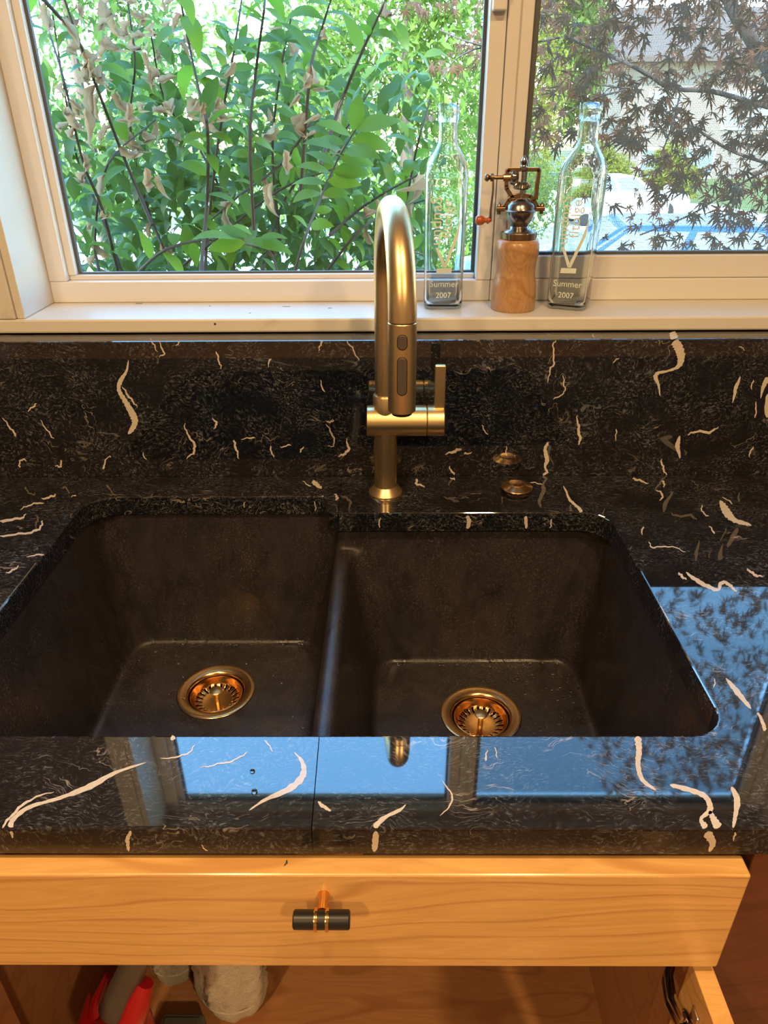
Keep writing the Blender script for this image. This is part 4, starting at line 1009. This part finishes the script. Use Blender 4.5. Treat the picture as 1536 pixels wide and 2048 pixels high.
while tries < 9500:
    tries += 1
    u = rnd.uniform(790, 1620); v = rnd.uniform(-260, 560)
    dn = mdens(u, v)
    nclump = .5+.5*sin(u*.045+2.1*sin(v*.031))*sin(v*.052+1.3*sin(u*.027))
    if v < 0 and u < 1100: dn *= .25
    if rnd.random() > dn*(.25+.75*nclump)*.72: continue
    Y = rnd.uniform(2.1, 3.2) if u > 985 else rnd.uniform(3.0, 3.4)
    d = Vector((rnd.uniform(-1, .5), rnd.uniform(-.8, .3), rnd.uniform(-1.2, .1))); up = Vector((rnd.uniform(-.6, .6), rnd.uniform(-1.4, .2), rnd.uniform(.1, 1)))
    near.append((ony(u, v, Y), d, up, rnd.uniform(.60, 1.0), Y, 0 <= v <= 540 and u < 1536))
near.sort(key=lambda a: (not a[5], a[4]))
for i, (p, d, up, s, Y, _) in enumerate(near[:300]): place(STAR[i % 3], leaf_matrix(p, d, up, s), mpl, 'maple_leaf')
mats = [leaf_matrix(p, d, up, s) for (p, d, up, s, Y, _) in near[300:]]
for k in range(4200):                                                                       # crown outside the frame, to the right and above
    a = rnd.uniform(0, 2*pi); rr = sqrt(rnd.random())
    zz = rnd.uniform(1.5, 4.6); rr *= 1.0 if zz < 3.6 else 1.0-.35*(zz-3.6); p = Vector((2.50+1.45*rr*cos(a), 3.2+1.15*rr*sin(a), zz))
    mats.append(leaf_matrix(p, Vector((rnd.uniform(-1, 1), rnd.uniform(-.8, .8), rnd.uniform(-1, .1))), Vector((rnd.uniform(-.6, .6), rnd.uniform(-1, .6), 1)), rnd.uniform(.9, 1.5)))
stuff_leaves('maple_foliage', star_mesh('s', .046, None, 4), mats, M['maplestuff'], mpl, 'bronze maple foliage farther back in the crown')

# ------------------------------------------------------------------ far trees and bushes
def far_leaf(s):
    me = bpy.data.meshes.new('f'); me.from_pydata([(0, 0, 0), (.5*s, .22*s, .05*s), (s, 0, -.1*s), (.5*s, -.22*s, .05*s)], [], [(0, 1, 2, 3)]); me.update(); return me
def tree(name, label, cx, cy, zc, rx, ry, rz, n, ls, m, trunk=True, seed=0, cat='tree', group='trees beyond the window', blobs=14):
    r3 = random.Random(seed); g = gz(0, cy); t = thing(name, (cx, cy, g), label, cat, group)
    B = []
    for k in range(blobs):
        a = r3.uniform(0, 2*pi); h = r3.uniform(-1, 1); q = sqrt(1-h*h)*r3.uniform(.45, .8)
        B.append((cx+rx*q*cos(a), cy+ry*q*sin(a), zc+rz*h*.72, r3.uniform(.28, .48)))
    ms = []
    for k in range(n):
        bx_, by_, bz_, br = r3.choice(B); d = Vector((r3.gauss(0, 1), r3.gauss(0, 1), r3.gauss(0, 1))).normalized()
        rr = r3.random()**.45
        p = Vector((bx_+d.x*rx*br*rr, by_+d.y*ry*br*rr, max(g+.05, bz_+d.z*rz*br*rr)))
        ms.append(leaf_matrix(p, Vector((r3.uniform(-1, 1), r3.uniform(-1, 1), r3.uniform(-1.2, .2))), Vector((r3.uniform(-.7, .7), r3.uniform(-1, .4), .8)), r3.uniform(.7, 1.3)))
    stuff_leaves('foliage', far_leaf(ls), ms, m, t)
    if trunk:
        bm = NB(); tube(bm, [(cx, cy, g-.1), (cx+.05, cy, (g+zc)/2), (cx, cy+.05, zc+rz*.4)], [.16, .12, .04], 8); obj('trunk', bm, M['bark'], t, smooth=True)
    return t
tree('leafy_tree', 'tall bright green tree behind the shrub in the left pane', .25, 12.8, 2.2, 1.8, 1.4, 4.0, 10000, .16, M['farleaf'], seed=1, blobs=22)
tree('leafy_tree', 'yellow-green tree seen just left of the window mullion', 3.1, 20.0, 1.3, 1.3, 1.0, 3.3, 5000, .15, M['farleaf2'], seed=2, blobs=16)
tree('leafy_tree', 'round mid-green tree low behind the left bottle', 1.85, 16.2, .1, 1.8, 1.0, 2.3, 6000, .13, M['farleaf'], seed=3, blobs=16)
tree('leafy_tree', 'mid-green tree far behind the left edge of the shrub', -5.6, 15.0, 2.2, 2.2, 1.8, 3.4, 5000, .20, M['farleaf3'], seed=4)
tree('leafy_tree', 'wide pale green tree far behind the middle of the shrub', -2.8, 22.0, 3.2, 3.2, 2.0, 4.8, 7000, .24, M['farleaf'], seed=5)
tree('leafy_tree', 'green tree standing beside the far house behind the maple', 8.6, 44.0, 4.2, 3.0, 2.4, 5.5, 6000, .42, M['farleaf'], seed=6)
tree('round_bush', 'yellow-green bush right of the white car', 13.4, 37.0, -.9, 1.7, 1.3, 1.4, 4000, .22, M['farleaf2'], False, 7, 'bush', 'bushes along the far lawn')
tree('round_bush', 'low green bush behind the white car', 9.6, 36.0, -1.0, 1.7, 1.3, 1.4, 4000, .22, M['farleaf2'], False, 8, 'bush', 'bushes along the far lawn')
tree('round_bush', 'low bush between the mullion and the right bottle', 6.4, 33.0, -1.1, 1.5, 1.2, 1.3, 3000, .20, M['farleaf3'], False, 9, 'bush', 'bushes along the far lawn')

# ------------------------------------------------------------------ cars
def car(name, label, loc, rz, paint, hatch=False):
    t = thing(name, loc, label, 'car'); t.rotation_euler[2] = rz
    def ch(n_, bm, m, bev=0, sm=False):
        bmesh.ops.recalc_face_normals(bm, faces=bm.faces); me = bpy.data.meshes.new(n_); bm.to_mesh(me); bm.free(); me.materials.append(m)
        o = bpy.data.objects.new(n_, me); COL.objects.link(o); o.parent = t
        if sm:
            for p in me.polygons: p.use_smooth = True
        if bev: b_ = o.modifiers.new('bevel', 'BEVEL'); b_.width = bev; b_.segments = 3
        return o
    W = .88
    body = [(-2.2, .35), (-2.25, .62), (-2.15, .86), (-.9, .95), (1.35, .98), (2.1, .95), (2.2, .70), (2.18, .38), (1.75, .30), (-1.75, .28)]
    bm = prism_axis(NB(), body, -W, W, lambda x, z, y: (x, y, z)); ch('body', bm, paint, .07)
    base = [(-1.05, .93), (1.75, .95)]; topx = (-.25, 1.35)
    bm = NB(); lo_ = [bm.verts.new((x, y, z)) for (x, z) in base for y in (-W*.95, W*.95)]; hi_ = [bm.verts.new((x, y, 1.46)) for x in topx for y in (-W*.72, W*.72)]
    for f in ((lo_[0], lo_[1], hi_[1], hi_[0]), (lo_[2], lo_[3], hi_[3], hi_[2]), (lo_[0], lo_[2], hi_[2], hi_[0]), (lo_[1], lo_[3], hi_[3], hi_[1]), (hi_[0], hi_[1], hi_[3], hi_[2]), (lo_[0], lo_[1], lo_[3], lo_[2])): bm.faces.new(f)
    ch('cabin', bm, paint, .05)
    def panel(n_, c4):      # quad between cabin corners, slightly proud
        c = [Vector(p) for p in c4]; nn = (c[1]-c[0]).cross(c[3]-c[0]).normalized()
        mid = sum(c, Vector())/4
        if nn.dot(mid-Vector((.5, 0, 1.0))) < 0: nn = -nn
        bm = NB(); a = [bm.verts.new(p+nn*.012) for p in c]; b = [bm.verts.new(p-nn*.012) for p in c]
        bm.faces.new(a); bm.faces.new(b)
        for i in range(4): bm.faces.new((a[i], a[(i+1) % 4], b[(i+1) % 4], b[i]))
        ch(n_, bm, M['carglass'])
    lerp = lambda p, q, s: tuple(p[i]+(q[i]-p[i])*s for i in range(3))
    def quad(A, B, C, D, u0, u1, v0, v1):
        f = lambda u, v: lerp(lerp(A, B, u), lerp(D, C, u), v); return [f(u0, v0), f(u1, v0), f(u1, v1), f(u0, v1)]
    l0, l1, l2, l3 = (-1.05, -W*.95, .93), (-1.05, W*.95, .93), (1.75, -W*.95, .95), (1.75, W*.95, .95)
    h0, h1, h2, h3 = (-.25, -W*.72, 1.46), (-.25, W*.72, 1.46), (1.35, -W*.72, 1.46), (1.35, W*.72, 1.46)
    panel('windshield', quad(l0, l1, h1, h0, .07, .93, .12, .9)); panel('rear_window', quad(l2, l3, h3, h2, .07, .93, .12, .9))
    for A, B, C, D in ((l0, l2, h2, h0), (l1, l3, h3, h1)):
        panel('side_window', quad(A, B, C, D, .08, .46, .15, .88)); panel('side_window', quad(A, B, C, D, .51, .92, .15, .88))
    for x in (-1.35, 1.35):
        for s in (-1, 1):
            bm = NB(); lathe(bm, [(.20, -.02), (.31, -.01), (.33, .05), (.33, .17), (.29, .2), (.2, .19)], (x, s*W*.80, .33), (0, s, 0), 24); ch('wheel', bm, M['tyre'], 0, True)
    return t
car('parked_car', 'white car parked on the driveway behind the right bottle', (7.9, 27.0, gz(0, 27)+.03), radians(188), M['whitecar'])
car('parked_car', 'blue car on the driveway low in the right pane below the maple', (3.05, 9.4, gz(0, 9.4)+.13), radians(-8), M['bluecar'])
# far house behind the maple
hs = thing('far_house', (22, 48, gz(0, 48)), 'beige far house with brown roof behind the maple', 'house')
g = gz(0, 48)
obj('wall', box(13.5, 32, 48, 56, g-.2, 4.2), M['siding'], hs)
bm = NB(); prism_axis(bm, [(47.0, 4.0), (57.0, 4.0), (52.0, 7.0), (47.0, 4.25)], 12.8, 33, lambda y, z, x: (x, y, z)); obj('roof', bm, M['roofing'], hs)
for x0, x1, z_0, z_1 in ((15, 17, .6, 2.6), (19.5, 22.5, .6, 2.6), (25, 27, .6, 2.6), (15, 19.5, -2.0, -.3)):
    f = obj('window', box(x0, x1, 47.93, 48.0, z_0, z_1), M['whitetrim'], hs); obj('pane', box(x0+.12, x1-.12, 47.90, 47.94, z_0+.12, z_1-.12), M['carglass'], f)
# white posts along the drive
for i, (u, v0, v1, Y, lab) in enumerate(((1336, 375, 432, 24.0, 'white wooden post at the drive below the maple, right one'), (1292, 372, 415, 31.0, 'white wooden post at the drive below the maple, left one'))):
    p = ony(u, v0, Y); bm = NB(); bx(bm, p.x-.09, p.x+.09, Y-.09, Y+.09, gz(0, Y)-.05, p.z)
    prism_axis(bm, [(p.x-.11, p.z), (p.x+.11, p.z), (p.x, p.z+.10)], Y-.11, Y+.11, lambda x, z, y: (x, y, z)); tag(obj('fence_post', bm, M['whitetrim']), lab, 'post', 'white posts along the drive')
